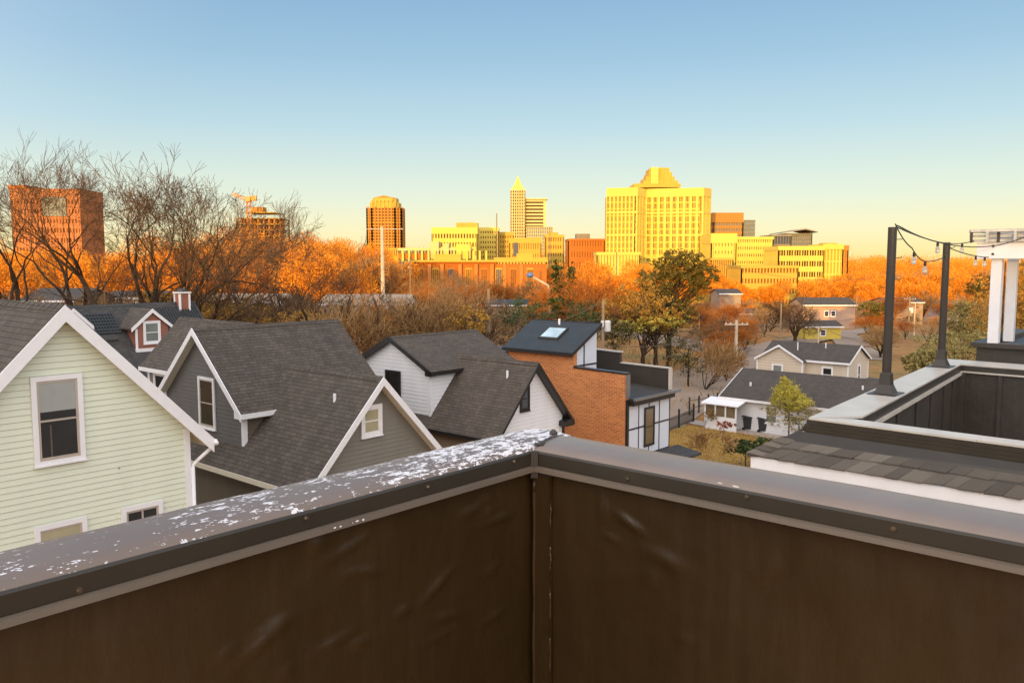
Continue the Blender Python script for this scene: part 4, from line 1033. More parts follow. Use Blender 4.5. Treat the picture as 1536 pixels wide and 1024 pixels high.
for i,(px,py) in enumerate(((1105,640),(1122,645),(1144,648))):
    p=G(px,py)
    if i==0: b0.location=p; b0['label']=bl[0]; b0['group']='bins by the white house'; b0.rotation_euler=(0,0,R(55))
    else: copy_thing(b0,p,R(50+i*9),1.,bl[i],'bins by the white house')
def upole(px,ptop,pbase,Y,lab,mat='wood_pole',r=.14,arm=None,trans=False,armw=1.1):
    x,_,zt=onY(px,ptop,Y); g=gz(x,Y); xb=onY(px+ (0 if pbase is None else 0),460,Y)[0]
    t=thing('utility_pole',lab,'pole',(x,Y,g-.2))
    h=zt-g+.2; mb=MB(); mb.tube((0,0,0),(0,0,h),r,r*.7,10,True); mb.build('shaft',mat,t,smooth=False)
    if arm:
        for k in range(arm):
            mb=MB(); mb.box(-armw,armw,-.06,.06,h-.5-k*.9,h-.38-k*.9); c=mb.build('crossarm',mat,t)
            m2=MB()
            for s in (-.9,-.5,.5,.9): m2.lathe((s*armw,0,h-.38-k*.9),[(.04,0),(.06,.05),(.03,.15)],8)
            m2.build('insulator','transformer',c)
    if trans:
        mb=MB(); zc=h-trans; mb.lathe((.38,-.1,zc-.5),[(.25,0),(.27,.05),(.27,.85),(.2,.95)],14); tr=mb.build('transformer','transformer',t)
        mb=MB(); mb.lathe((-.1,-.35,zc-.1),[(.12,0),(.14,.05),(.14,.5),(.1,.55)],10); mb.build('cutout','transformer',tr)
    return Vector((x,Y,zt))
U1=upole(733,433,508,76,'brown wooden utility pole rising behind the white house roof',r=.19)
U2=upole(905,450,525,72,'utility pole with white transformer boxes behind the skylight roof',r=.17,trans=2.2)
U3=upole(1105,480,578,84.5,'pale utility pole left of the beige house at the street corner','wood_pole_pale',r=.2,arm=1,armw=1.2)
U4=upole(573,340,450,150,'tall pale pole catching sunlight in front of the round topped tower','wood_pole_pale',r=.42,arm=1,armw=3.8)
upole(615,385,470,170,'thin dark pole left of the brick warehouse','wood_pole',r=.18)
U5=upole(1365,445,545,150,'utility pole with transformer right of the taller deck pole',r=.2,trans=2.4,arm=1)
upole(1373,455,540,152,'second thinner pole standing close behind the transformer pole','wood_pole_pale',r=.14)
upole(1172,455,516,110,'dark pole behind the left gable of the beige house',r=.13)
upole(1228,490,515,100,'pale thin post behind the ridge of the beige house','wood_pole_pale',r=.12)
upole(1437,470,500,150,'thin pale pole near the gravel lot at right','wood_pole_pale',r=.1)
upole(825,340,400,300,'dark thin mast in front of the orange block below the spire tower',r=.25)
upole(925,378,440,220,'orange lit thin pole at the left foot of the yellow tower',r=.2)
upole(1049,470,500,130,'short pole among the trees left of the street corner',r=.12)
upole(1285,445,470,180,'thin pole beside the pinkish tan house',r=.12)
def wire(lab,a,b,sag,r=.02):
    a=Vector(a);b=Vector(b);n=18
    pts=[tuple((a.lerp(b,i/n)-a)-Vector((0,0,4*sag*(i/n)*(1-i/n)))) for i in range(n+1)]
    mb=MB(); mb.path(pts,r,4); o=mb.build('overhead_wire','wire',None,uv=False); o.location=a; tag(o,lab,'wire','overhead wires between the poles')
wire('upper wire sagging from the transformer pole right to the corner pole',U2-Vector((0,0,3.9)),U3-Vector((0,0,.5)),.9,.028)
wire('lower wire sagging from the trees right to the corner pole',onY(1000,535,70),U3-Vector((0,0,.9)),.5,.024)
wire('wire rising from the brown pole to the top of the transformer pole',onY(690,497,78),U2-Vector((0,0,.1)),1.2,.03)
wire('second wire left of the transformer pole top',onY(600,470,100),U2-Vector((0,0,.4)),.8,.022)
wire('wire from the corner pole to the beige house side',U3-Vector((0,0,.4)),onY(1300,520,100),.8,.024)
wire('wire crossing the green slope right of the beige house',onY(1245,497,120),onY(1350,520,110),.5,.03)
wire('wire from the street corner pole back to the far street',U3-Vector((0,0,.4)),onY(960,470,140),1.,.024)
wire('thin wire passing low across the orange trees at centre right',onY(1080,395,180),onY(1300,418,190),1.5,.04)
wire('thin wire from the skylight roof toward the brown pole',onY(735,470,76),onY(905,478,72),.6,.022)
wire('long thin wire above the street left of the corner pole',onY(920,490,95),U3-Vector((0,0,.45)),.7,.024)
wire('long thin wire over the far street to the transformer pole at right',U3-Vector((0,0,.45)),U5-Vector((0,0,.5)),1.6,.03)
def car(px,py,rz,mat,lab):
    p=G(px,py); t=thing('parked_car',lab,'car',p,R(rz),'cars parked far off')
    mb=MB(); mb.prism([(-2.1,-.85,.35),(2.1,-.85,.35),(2.15,-.85,.75),(1.2,-.85,.88),(-2.05,-.85,.9)],(0,1.7,0)); mb.build('body',mat,t,bevel=.06)
    mb=MB(); mb.prism([(-1.6,-.72,.9),(1.0,-.72,.88),(.45,-.72,1.38),(-1.1,-.72,1.4)],(0,1.44,0)); mb.build('cabin','glass_dark',t,bevel=.05)
    mb=MB(); mb.box(-1.05,.42,-.7,.7,1.4,1.44); mb.build('roof_panel',mat,t)
    for x in (-1.3,1.35):
        for s in (-1,1):
            mb=MB(); mb.tube((x,s*.72,.33),(x,s*.88,.33),.33,.33,16,True); mb.build('wheel','tyre',t)
car(1105,463,0,'car_gray','grey car on the far street by the low house')
car(60,452,10,'car_blue','blue car beyond the left trees')
car(1448,478,30,'car_white','white vehicle on the far lot at right')
# blue rounded dish on a slanting arm
def dish():
    p=Vector(onY(795,413,140)); t=thing('dish','small blue rounded dish on a slanting arm above the evergreen','dish',tuple(p))
    mb=MB(); mb.lathe((0,0,-.5),[(.1,.1),(.45,.2),(.62,.5),(.5,.85),(.15,.95)],14); mb.build('bowl','skin_blue',t,smooth=True)
    q=Vector(onY(822,428,140))-p; r=Vector(onY(826,470,140))-p
    mb=MB(); mb.tube((0,0,0),tuple(q),.16,.2,6,True); mb.tube(tuple(q),tuple(r),.2,.3,6,True); mb.build('arm','wood_pole_pale',t)
dish()
# =============================================================== SKYLINE
def facade(t,x0,x1,z0,z1,y,nc,nr,pier,mat,gl,side=True,depth=20,pw=.35,sh=.35,dz=.0,top=1.2,groups=None,name='facade_grid',pd=.5):
    """glass core box, piers + spandrel bands standing proud on the front and both sides"""
    mb=MB(); mb.box(x0+.3,x1-.3,y+pd,y+depth-pd,z0,z1-.05); mb.build('glazing',gl,t)
    mb=MB(); st=(x1-x0)/nc
    for i in range(nc+1):
        w=st*pw*(1.0 if not groups or i%groups==0 else .45)
        if i in (0,nc): w=max(w,.6)
        x=min(max(x0+i*st,x0+w/2),x1-w/2); mb.box(x-w/2,x+w/2,y,y+pd+.1,z0,z1-top)
    rz=(z1-top-z0)/nr
    for j in range(nr):
        z=z0+j*rz; mb.box(x0+.1,x1-.1,y+.12,y+pd+.1,z,z+rz*sh)
    mb.box(x0-.2,x1+.2,y-.2,y+depth+.2,z1-top,z1)
    if side:
        ns=max(2,int(depth/st/1.)); ss=depth/ns
        for xx,s in ((x0,1),(x1,-1)):
            for i in range(ns+1):
                w=ss*pw; yy=min(max(y+i*ss,y+w/2),y+depth-w/2); a,b=sorted((xx,xx+s*.5)); mb.box(a,b,yy-w/2,yy+w/2,z0,z1-top)
            for j in range(nr):
                z=z0+j*rz; a,b=sorted((xx+s*.12,xx+s*.5)); mb.box(a,b,y+.1,y+depth-.1,z,z+rz*sh)
    return mb.build(name,mat,t)
def bspan(px0,px1,Y): return onY(px0,400,Y)[0],onY(px1,400,Y)[0]
def ztop(px,py,Y): return onY(px,py,Y)[2]
def tower(name,label,px0,px1,pt,Y,depth,nc,nr,mat,gl,yaw=0,zb=-12,top=1.5,roofmat='stone_gold',pw=.35,sh=.35,groups=None,pent=None,cat='building',pd=.5):
    xa,xb=bspan(px0,px1,Y); zt=ztop((px0+px1)/2,pt,Y); w=(xb-xa)/2
    t=thing(name,label,cat,((xa+xb)/2,Y,zb),R(yaw))
    facade(t,-w,w,0,zt-zb,0,nc,nr,None,mat,gl,depth=depth,pw=pw,sh=sh,top=top,groups=groups,pd=pd)
    mb=MB(); mb.box(-w+1,w-1,1,depth-1,zt-zb-.3,zt-zb+.02); mb.build('roof','roof_membrane',t)
    if pent:
        for (u0,u1,pt2,mt) in pent:
            z2=ztop((px0+px1)/2,pt2,Y)-zb; mb=MB(); mb.box(-w+2*w*u0,-w+2*w*u1,depth*.25,depth*.7,zt-zb,z2)
            n=max(2,int(2*w*(u1-u0)/5))
            for i in range(n): 
                x=-w+2*w*(u0+(u1-u0)*(i+.5)/n); mb.box(x-.5,x+.5,depth*.25-.25,depth*.25,zt-zb,z2-.4)
            mb.build('penthouse',mt,t)
    return t
# A far left brick building
t=tower('office_building','wide orange brick building with square grey window wall behind the left bare trees',22,124,283,500,30,22,11,'brick_pink','glass_tower_orange',yaw=2,top=6.5,pw=.5,sh=.55)
xa,xb=bspan(22,124,500); w=(xb-xa)/2
mb=MB(); mb.box(-w+2*w*.46,-w+2*w*.80,-.6,-.25,ztop(90,324,500)+12,ztop(90,296,500)+12); g_=mb.build('window_wall','glass_grey',t)
mb=MB()
for i in range(8): 
    x=-w+2*w*(.46+.34*i/7); mb.box(x-.12,x+.12,-.75,-.601,ztop(90,324,500)+12,ztop(90,296,500)+12)
for j in range(6):
    z=ztop(90,324,500)+12+(11.2)*j/5; mb.box(-w+2*w*.46,-w+2*w*.80,-.74,-.602,z-.1,z+.1)
mb.build('mullion','stone_grey',g_)
mb=MB(); mb.box(-w-.5,-w+10,-1,20,ztop(22,283,500)+12,ztop(22,278,500)+12); mb.build('stair_block','brick_far',t)
# B building under construction + crane
def construction():
    Y=520; xa,xb=bspan(355,423,Y); t=thing('unfinished_building','unfinished concrete frame building with open floors, left of centre','building',((xa+xb)/2,Y,-12)); w=(xb-xa)/2
    z1=ztop(390,318,Y)+12; nf=9
    mb=MB()
    for j in range(nf+1):
        z=z1-j*3.6; mb.box(-w+(6 if j<1 else 0),w-(4 if j<1 else 0),0,22,z-.5,z)
    mb.build('floor_slab','stone_gold',t)
    for i in range(9):
        x=-w+.6+(2*w-1.2)*i/8; mb=MB()
        for y in (.4,10,21): mb.box(x-.4,x+.4,y-.4,y+.4,0,z1-3.6)
        mb.build('column','stone_orange',t)
    mb=MB(); mb.box(-w*.4,w*.1,6,14,z1,z1+3.5); mb.box(-w*.9,w*.9,10,11,0,z1-4); mb.build('core','stone_orange',t)
construction()
def crane():
    Y=515; p=onY(374,345,Y); t=thing('tower_crane','orange tower crane with raised jib above the unfinished building','crane',(p[0],Y,-12))
    z=ztop(374,300,Y)+12
    def lattice(mb,a,b,w,n):
        a=Vector(a);b=Vector(b);d=(b-a).normalized(); s=d.cross(Vector((0,1,0))).normalized()*w; u=Vector((0,w,0))
        cs=[s+u,s-u,-s-u,-s+u]
        for c in cs: mb.tube(a+c,b+c,.22,.22,4)
        for i in range(n):
            p=a.lerp(b,i/n);q=a.lerp(b,(i+1)/n)
            for k in range(4): mb.tube(p+cs[k],q+cs[(k+1)%4],.14,.14,3)
    mb=MB(); lattice(mb,(0,0,0),(0,0,z),1.1,22); mb.build('mast','crane_paint',t)
    e=onY(348,291,Y); mb=MB(); lattice(mb,(0,0,z),(e[0]-p[0],0,e[2]+12),.8,10); mb.build('jib','crane_paint',t)
    mb=MB(); mb.box(-1.6,1.6,-1.6,1.6,z-1.,z+2.); mb.box(1.6,5,-1,1,z-.5,z+2.5); mb.build('cab','crane_paint',t)
crane()
# C round topped tower
def tower_c():
    Y=900; xa,xb=bspan(550,602,Y); w=(xb-xa)/2; cx=(xa+xb)/2
    t=thing('office_tower','orange brown tower with chamfered corners and notched crown, left of the pale mast','tower',(cx,Y,-12)); D=2*w
    z1=ztop(575,312,Y)+12; z2=ztop(575,303,Y)+12; z3=ztop(575,296,Y)+12
    def oct(mb,s,c,z0,z1_,m=0,y0=0):
        P=[(-s+c,0),(s-c,0),(s,c),(s,2*s-c),(s-c,2*s),(-s+c,2*s),(-s,2*s-c),(-s,c)]
        mb.prism([(x,y+y0,z0) for x,y in P],(0,0,z1_-z0),m); return P
    mb=MB(); oct(mb,w-.7,w*.32,0,z1,0,.7); mb.build('glazing','glass_tower_orange',t)
    mb=MB(); P=[(-w+w*.34,0),(w-w*.34,0),(w,w*.34),(w,2*w-w*.34),(w-w*.34,2*w),(-w+w*.34,2*w),(-w,2*w-w*.34),(-w,w*.34)]
    for k in range(8):
        a=Vector((*P[k],0));b=Vector((*P[(k+1)%8],0)); L=(b-a).length; n=max(3,int(L/3.4))
        for i in range(n+1):
            p=a.lerp(b,i/n); mb.box(p.x-.62,p.x+.62,p.y-.62,p.y+.62,0,z1+(1.5 if i%3==1 else 0))
    mb.build('pier','stone_orange',t)
    mb=MB(); nb=26
    for j in range(nb):
        z=j*z1/nb; hgt=1.5 if j%7 else 2.4; oct(mb,w-.25,w*.33,z,z+hgt*.6,0,.25)
    mb.build('spandrel','stone_gold',t)
    mb=MB(); oct(mb,w*.84,w*.26,z1,z2,0,w*.16); oct(mb,w*.70,w*.2,z2,z3,0,w*.3)
    for k in range(7): mb.box(-w*.7+k*w*.22,-w*.62+k*w*.22,w*.12,w*.2,z1,z2+2)
    mb.build('crown','stone_gold',t)
    mb=MB(); mb.prism([(-w*.6,w*.3,z3),(w*.6,w*.3,z3),(0,w*.3,z3+2.5)],(0,w,0)); mb.build('roof','stone_orange',t)
tower_c()
# D modern apartment
t=tower('apartment_block','long pale apartment block with open balconies and white frames',598,706,372,420,30,22,7,'stone_pale','glass_slate',top=1.2,pw=.38,sh=.2,groups=2)
xa,xb=bspan(598,706,420); w=(xb-xa)/2; Zb=12
for (u0,u1,y1,mt) in ((.0,.42,380,'brick_far'),(.44,.56,362,'stone_pale'),(.62,.70,365,'stone_pale'),(.80,1.0,366,'stone_yellow')):
    mb=MB(); mb.box(-w+2*w*u0,-w+2*w*u1,-.8,12,ztop(650,388,420)+Zb,ztop(650,y1,420)+Zb); mb.build('wall_bay',mt,t)
mb=MB()
for k in range(14): mb.box(-w+2+k*3.2,-w+2.9+k*3.2,-2.6,-.85,ztop(620,392,420)+Zb,ztop(620,376,420)+Zb)
mb.build('balcony_frame','stone_yellow',t)
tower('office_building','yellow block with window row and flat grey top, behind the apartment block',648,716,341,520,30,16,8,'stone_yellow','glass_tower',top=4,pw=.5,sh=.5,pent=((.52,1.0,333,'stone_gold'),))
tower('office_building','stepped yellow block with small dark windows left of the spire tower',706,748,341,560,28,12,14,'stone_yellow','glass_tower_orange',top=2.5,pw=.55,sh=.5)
tower('office_building','golden slab immediately left of the spire tower',742,771,348,575,28,8,13,'stone_gold','glass_tower_orange',top=2.5,pw=.6,sh=.5)
upole(745,320,345,560,'thin broadcast mast on the stepped yellow block',r=.5)
# E spire tower
def spire():
    Y=1250; xa,xb=bspan(765.5,788,Y); w=(xb-xa)/2; t=thing('spire_tower','tallest pale gold tower topped by a pointed spire','tower',((xa+xb)/2,Y,-12))
    z1=ztop(777,283,Y)+12
    facade(t,-w,w,0,z1,0,7,30,None,'stone_pale','glass_tower',depth=2*w,pw=.42,sh=.3,top=3)
    mb=MB(); z2=ztop(777,276,Y)+12; z3=ztop(777,263,Y)+12; m=w*.7
    mb.box(-m,m,w*.3,w*1.7,z1,z1+3)
    for (a,b,h0,h1) in ((m,m*.62,z1+3,z2),(m*.62,m*.25,z2,z2+9),(m*.25,.15,z2+9,z3)):
        i=len(mb.v); 
        for (r,z) in ((a,h0),(b,h1)): mb.v+= [(-r,w-r,z),(r,w-r,z),(r,w+r,z),(-r,w+r,z)]
        for k in range(4): mb.f.append((i+k,i+(k+1)%4,i+4+(k+1)%4,i+4+k)); mb.m.append(0)
    mb.build('spire','stone_yellow',t)
    x0,x1=bspan(788,819,Y); c=(xa+xb)/2; z=ztop(803,297,Y)+12
    mb=MB(); mb.box(x0-c,x1-c-1,6,50,0,z-2); mb.build('wing_glazing','glass_tower',t)
    mb=MB(); n=24
    for j in range(n): mb.box(x0-c,x1-c,5,51,j*z/n,j*z/n+z/n*.5)
    mb.box(x1-c-4,x1-c+.5,4.6,52,0,z-3); mb.box(x0-c,x1-c+2,3,53,z-2,z); mb.build('wing_bands','stone_pale',t)
    x0,x1=bspan(790,829,Y-20); z=ztop(810,340,Y-20)+12
    mb=MB(); mb.box(x0-c,x1-c,-20,4.5,0,z); mb.build('podium','glass_grey',t)
    mb=MB()
    for i in range(13):
        x=x0-c+(x1-x0)*i/12; mb.box(x-.4,x+.4,-20.6,-20.01,0,z)
    for j in range(14): mb.box(x0-c,x1-c,-20.4,-20.02,z-j*5-.8,z-j*5)
    mb.build('podium_frame','stone_pale',t)
spire()
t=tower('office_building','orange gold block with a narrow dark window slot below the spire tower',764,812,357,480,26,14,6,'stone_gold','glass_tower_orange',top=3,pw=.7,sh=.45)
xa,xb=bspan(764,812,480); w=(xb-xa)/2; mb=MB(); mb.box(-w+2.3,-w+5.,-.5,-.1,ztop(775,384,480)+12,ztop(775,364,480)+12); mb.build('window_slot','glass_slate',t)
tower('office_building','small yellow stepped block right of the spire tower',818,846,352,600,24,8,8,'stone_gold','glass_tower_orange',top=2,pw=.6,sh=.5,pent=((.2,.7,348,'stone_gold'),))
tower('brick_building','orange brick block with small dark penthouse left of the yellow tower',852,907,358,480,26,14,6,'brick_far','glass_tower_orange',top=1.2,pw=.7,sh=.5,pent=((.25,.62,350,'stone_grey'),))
# H big yellow tower
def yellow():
    Y=450; t=thing('yellow_tower','largest bright yellow tower with dark vertical window strips and stepped crown','tower',(onY(965,400,Y)[0],Y,-12)); ox=t.location.x
    X=lambda px,Yy=Y: onY(px,400,Yy)[0]-ox
    zt=ztop(990,281,Y)+12; nb=5
    def panel(p0,p1,n,gl='glass_tower',pw=.45,y0=(0,0),bands=True):
        """p0,p1 plan points; piers in pairs"""
        a=Vector((*p0,0));b=Vector((*p1,0)); d=(b-a); L=d.length; d.normalize(); nn=Vector((d.y,-d.x,0))
        mb=MB(); q=a-nn*1.0; r=b-nn*1.0
        mb.prism([(q.x,q.y,0),(r.x,r.y,0),(r.x,r.y,zt-3),(q.x,q.y,zt-3)],tuple(-nn*1.)); mb.build('glazing',gl,t)
        mb=MB()
        st=L/n
        def bar(s0,s1,z0,z1,o0,o1):
            A=a+d*s0+nn*o0;B=a+d*s1+nn*o0
            mb.prism([(A.x,A.y,z0),(B.x,B.y,z0),(B.x,B.y,z1),(A.x,A.y,z1)],tuple(nn*(o1-o0)))
        for i in range(n+1):
            c=i*st; w=st*.46; bar(max(0,c-w/2),min(L,c+w/2),0,zt-4.5,-1,.0)
            if i<n: 
                for f in (.40,.62): bar(c+st*f-st*.045,c+st*f+st*.045,0,zt-4.5,-1,-.35)
        nfl=17
        for j in range(nfl): bar(0,L,j*(zt-4.5)/nfl,j*(zt-4.5)/nfl+.9,-1,-.72)
        for j in range(nb): bar(0,L,(j+.0)*(zt-4.5)/nb*1.0+3,(j)*(zt-4.5)/nb+4.,-.9,.05)
        bar(0,L,zt-4.6,zt,-1,.12)
        mb.build('facade_grid','stone_yellow',t)
    p=[(X(910),6),(X(955),0),(X(972),9),(X(1054),0),(X(1069),6)]
    p=[(p[0][0],5.),(p[1][0],0.),(p[2][0],10.),(p[3][0],1.),(p[4][0]+.5,9.)]
    panel(p[0],p[1],8); panel(p[1],p[2],3); panel(p[2],p[3],9); panel(p[3],p[4],2)
    panel(p[4],(p[4][0]-3,30),4); 
    mb=MB(); P=[(x,y+2.1) for x,y in p]; P=[(P[0][0]+2,P[0][1])]+P[1:-1]+[(P[-1][0]-2,P[-1][1])]
    mb.prism([(x,y,zt-3.2) for x,y in P]+[(p[4][0]-4,30,zt-3.2),(p[0][0]+3,30,zt-3.2)],(0,0,2.6)); mb.build('roof','stone_gold',t)
    mb=MB(); mb.box(p[0][0]+2.2,p[4][0]-3,14,30,0,zt-3.3); mb.build('core','stone_gold',t)
    zz=lambda py: ztop(990,py,Y+14)+12
    st=[(950,1018,281,277,8),(964,1014,277,272,10),(968,1009,272,266,11),(972,1005,266,259,12),(974,1001,259,252,13)]
    for k,(a,b,y0,y1,dy) in enumerate(st):
        mb=MB(); mb.box(X(a,Y+dy),X(b,Y+dy),dy,dy+26-2*k,zz(y0)-.6,zz(y1)); n=int((b-a)/5)
        for i in range(n+1):
            x=X(a,Y+dy)+(X(b,Y+dy)-X(a,Y+dy))*i/n
            mb.box(x-.25,x+.25,dy-.3,dy,zz(y0)-.5,zz(y1)+.25)
        mb.build('crown_tier','stone_gold',t)
    mb=MB(); mb.box(X(975,Y+8),X(986,Y+8),9.,14,zz(279),zz(252.5)); mb.build('crown_tower','stone_yellow',t)
yellow()
t=tower('office_tower','brown banded tower with blue grey right side, right of the big yellow tower',1068,1113,319,520,26,12,14,'stone_orange','glass_grey',top=6,pw=.3,sh=.42,yaw=0)
xa,xb=bspan(1113,1131,524); c=t.location.x; mb=MB(); z=ztop(1120,330,524)+12; mb.box(xa-c+.3,xb-c,4,30,0,z); mb.build('side_wing','glass_grey',t)
mb=MB(); 
for j in range(16): mb.box(xa-c+.35,xb-c+.05,3.6,3.99,z-j*2.6-.4,z-j*2.6)
mb.build('side_bands','stone_grey',t)
tower('hotel','low yellow hotel block with a bare sign panel, left half, below the brown tower',1066,1104,350,430,22,8,9,'stone_yellow','glass_tower',top=5,pw=.75,sh=.6)
tower('hotel','yellow hotel wing with rows of small square windows, centre right',1102,1159,355,432,22,17,10,'stone_yellow','glass_tower',top=1.4,pw=.62,sh=.6)
t=tower('office_building','dark blue glass block squeezed between yellow hotel wings',1157,1186,352,440,22,7,8,'stone_grey','glass_slate',top=.8,pw=.15,sh=.15)
def slant():
    Y=560; t=thing('office_building','blue grey glass building with tilted overhanging roof','building',(onY(1200,400,Y)[0],Y,-12)); ox=t.location.x
    X=lambda px: onY(px,400,Y)[0]-ox; z=ztop(1200,350,Y)+12
    facade(t,X(1178),X(1217),0,z,0,12,16,None,'stone_grey','glass_grey',depth=24,pw=.16,sh=.2,top=.5)
    mb=MB(); za=ztop(1200,349,Y)+12; mb.prism([(X(1170),-4,za),(X(1204),-4,za+2.6),(X(1222),-4,za+.6),(X(1222),-4,za+.0),(X(1204),-4,za+1.9),(X(1170),-4,za-.4)],(0,30,0)); mb.build('roof','stone_grey',t)
slant()
tower('hotel','yellow block with deep window bays under the tilted glass roof',1167,1236,369,400,22,18,6,'stone_yellow','glass_tower',top=2,pw=.5,sh=.5,groups=3)
tower('office_building','rightmost yellow block of the skyline with orange shaded end',1234,1264,366,402,20,6,5,'stone_yellow','stone_gold',top=2.5,pw=.5,sh=.12,pent=((.3,.9,364,'stone_gold'),))
tower('office_building','right side of the rightmost yellow block, its shade put into an orange colour',1262,1272,368,408,18,3,6,'stone_orange','stone_gold',top=2.5,pw=.5,sh=.4)  # orange colour stands in for shade on the yellow block's right face
t=tower('parking_garage','low wide yellow parking deck with a row of square openings in the orange trees',1112,1198,398,360,24,18,5,'stone_gold','glass_tower_orange',top=1.2,pw=.45,sh=.55)
tower('low_building','small yellow flat roofed building with striped front below the hotel',1066,1100,387,400,14,12,2,'stone_gold','glass_tower_orange',top=1,pw=.5,sh=.2)
tower('low_building','pale yellow low block at the foot of the big yellow tower',895,960,378,420,16,14,2,'stone_yellow','glass_tower_orange',top=1.5,pw=.8,sh=.6)
tower('low_building','yellow roof terrace building in front of the orange gold block',742,820,386,340,18,16,3,'stone_gold','glass_tower_orange',top=1.2,pw=.6,sh=.45)
tower('low_building','long flat roofed yellow building between the trees at left of the apartment block',560,600,372,600,18,12,4,'stone_gold','glass_tower_orange',top=1.2,pw=.6,sh=.45)
def warehouse():
    Y=262; t=thing('brick_warehouse','long low orange brick warehouse with pale pilasters and dark windows','building',(onY(725,400,Y)[0],Y,gz(0,Y)-.5)); ox=t.location.x; zb=t.location.z
    X=lambda px: onY(px,400,Y)[0]-ox; Z=lambda py: ztop(725,py,Y)-zb
    mb=MB(); mb.box(X(617),X(745),1,20,0,Z(393)); mb.box(X(745),X(820),0.3,20,0,Z(396)); mb.build('wall','brick_far',t)
    for px in (620,644,663,690,714,738,757,782):
        mb=MB(); mb.box(X(px-2.6),X(px+2.6),-.1,1.1,0,Z(396)); mb.build('pilaster','pier_pale',t)
    mb=MB(); mb.box(X(615),X(822),-.6,20.5,Z(393)+.001,Z(390)); mb.build('cornice','stone_gold',t)
    for i,px in enumerate((630,653,676,703,726,748,770,795)):
        mb=MB(); mb.box(X(px-5),X(px+5),.2 if px>745 else .9,.99,Z(430),Z(402)); f=mb.build('window','stone_gold' if i%2 else 'stone_orange',t)
        mb=MB()
        for k in range(3): mb.box(X(px-4+3*k),X(px-2+3*k),-.03 if px>745 else .8,.19 if px>745 else .89,Z(428),Z(404))
        mb.build('pane','glass_slate' if i%3==2 else 'glass_tower_orange',f)
    mb=MB(); mb.box(X(650),X(690),4,12,Z(390),Z(381)); mb.box(X(775),X(800),4,12,Z(390),Z(380)); mb.build('roof_unit','stone_gold',t)
warehouse()
# =============================================================== TREES
def rdir(rn,d,ang):
    a=Vector((rn.gauss(0,1),rn.gauss(0,1),rn.gauss(0,1))); a=(a-d*a.dot(d)).normalized()
    return (d*math.cos(ang)+a*math.sin(ang)).normalized()
rmin=.015
def grow(rn,tr,tw,p,d,L,r,lev,maxlev,up=.15,wander=.16,kids=(3,4),rt=.03,spread=(.35,.8),ratio=.68):
    n=5 if lev<3 else 3
    seg=L/n; pts=[p.copy()]; rr=[r]
    dirs=[]
    for i in range(n):
        d=rdir(rn,d,rn.uniform(0,wander*1.6)); d=(d+Vector((0,0,up*.35))).normalized()
        p=p+d*seg; pts.append(p.copy()); rr.append(r*(1-.33*(i+1)/n)); dirs.append(d)
    mb=tr if r>rt else tw; ns=7 if r>.12 else (5 if r>.05 else 3)
    for i in range(n): mb.tube(pts[i],pts[i+1],max(rr[i],rmin),max(rr[i+1],rmin*.8),ns)
    if lev>=maxlev: return
    k=rn.randint(*kids)
    if maxlev>=7: k=rn.randint(2,3) if lev<4 else rn.randint(3,4)
    elif False: pass
    # forks along the limb and at its end
    for j in range(k):
        f=1. if j<2 else rn.uniform(.35,.95)
        i=min(n-1,int(f*n-1e-6)); q=pts[i+1] if f==1. else pts[i].lerp(pts[i+1],rn.random())
        dd=rdir(rn,dirs[i],rn.uniform(*spread)*(0.75 if j==0 else 1))
        grow(rn,tr,tw,q,dd,L*ratio*rn.uniform(.8,1.15),rr[min(i+1,n)]*(.84 if j==0 else .58),lev+1,maxlev,up,wander,kids,rt,spread,ratio)
def bare(name,label,seed,h,px=None,loc=None,lean=(0,0),trunkfrac=.22,forks=3,maxlev=6,r=.28,kids=(3,4),twm='twigs',group=None,spread=(.35,.8),ratio=.68,up=.15,dirs=None,cat='tree',trm='bark'):
    global rmin
    rmin=.0135 if maxlev>=7 else .014
    rn=random.Random(seed); tr=MB();tw=MB()
    L0=h*trunkfrac; p=Vector((0,0,-.3)); d=Vector((lean[0],lean[1],1)).normalized()
    top=p+d*L0; tr.tube(p,p+d*L0*.15,r*1.5,r*1.08,9); tr.tube(p+d*L0*.15,top,r*1.08,r*.9,9)
    for j in range(forks):
        dd=rdir(rn,d,rn.uniform(.25,.6)) if not dirs else Vector(dirs[j]).normalized()
        grow(rn,tr,tw,top,dd,h*.27,r*(.8 if j==0 else .68),1,maxlev,up,.22,kids,.03,spread,ratio)
    # normalise the height
    zz=max(v[2] for v in tw.v) if tw.v else h; s=h/zz
    for m in (tr,tw): m.v=[(x*s,y*s,z*s) for x,y,z in m.v]
    t=thing(name,label,cat,loc,0,group)
    tr.build('trunk',trm,t,uv=False); tw.build('crown',twm,t,uv=False)
    return t
def gp(px,Y): x=onY(px,430,Y)[0]; return (x,Y,gz(x,Y))
def hgt(px,ptop,Y): return onY(px,ptop,Y)[2]-gz(onY(px,ptop,Y)[0],Y)
bare('bare_tree','tallest bare tree at the far left edge, forked trunk reaching highest into the sky',3,hgt(35,192,62),loc=gp(30,62),r=.50,maxlev=7,kids=(3,3),dirs=[(-.45,.1,1),(.35,0,1.),(.05,.3,1)],ratio=.74,spread=(.3,.75))
bare('bare_tree','bare tree with thin trunk leaning left, second from the left edge',8,hgt(110,205,66),loc=gp(142,66),lean=(-.16,0),r=.36,maxlev=7,kids=(3,3),dirs=[(-.35,0,1),(.15,.2,1.1),(-.1,-.2,1)],ratio=.74,trunkfrac=.34)
bare('bare_tree','broad many stemmed bare tree with wide spreading crown left of centre',21,hgt(215,215,60),loc=gp(190,60),r=.54,maxlev=7,kids=(3,3),forks=4,dirs=[(-.28,0,1.1),(.5,.1,1),(.12,.3,1.2),(.95,-.1,.75)],ratio=.73,trunkfrac=.16,up=.12)
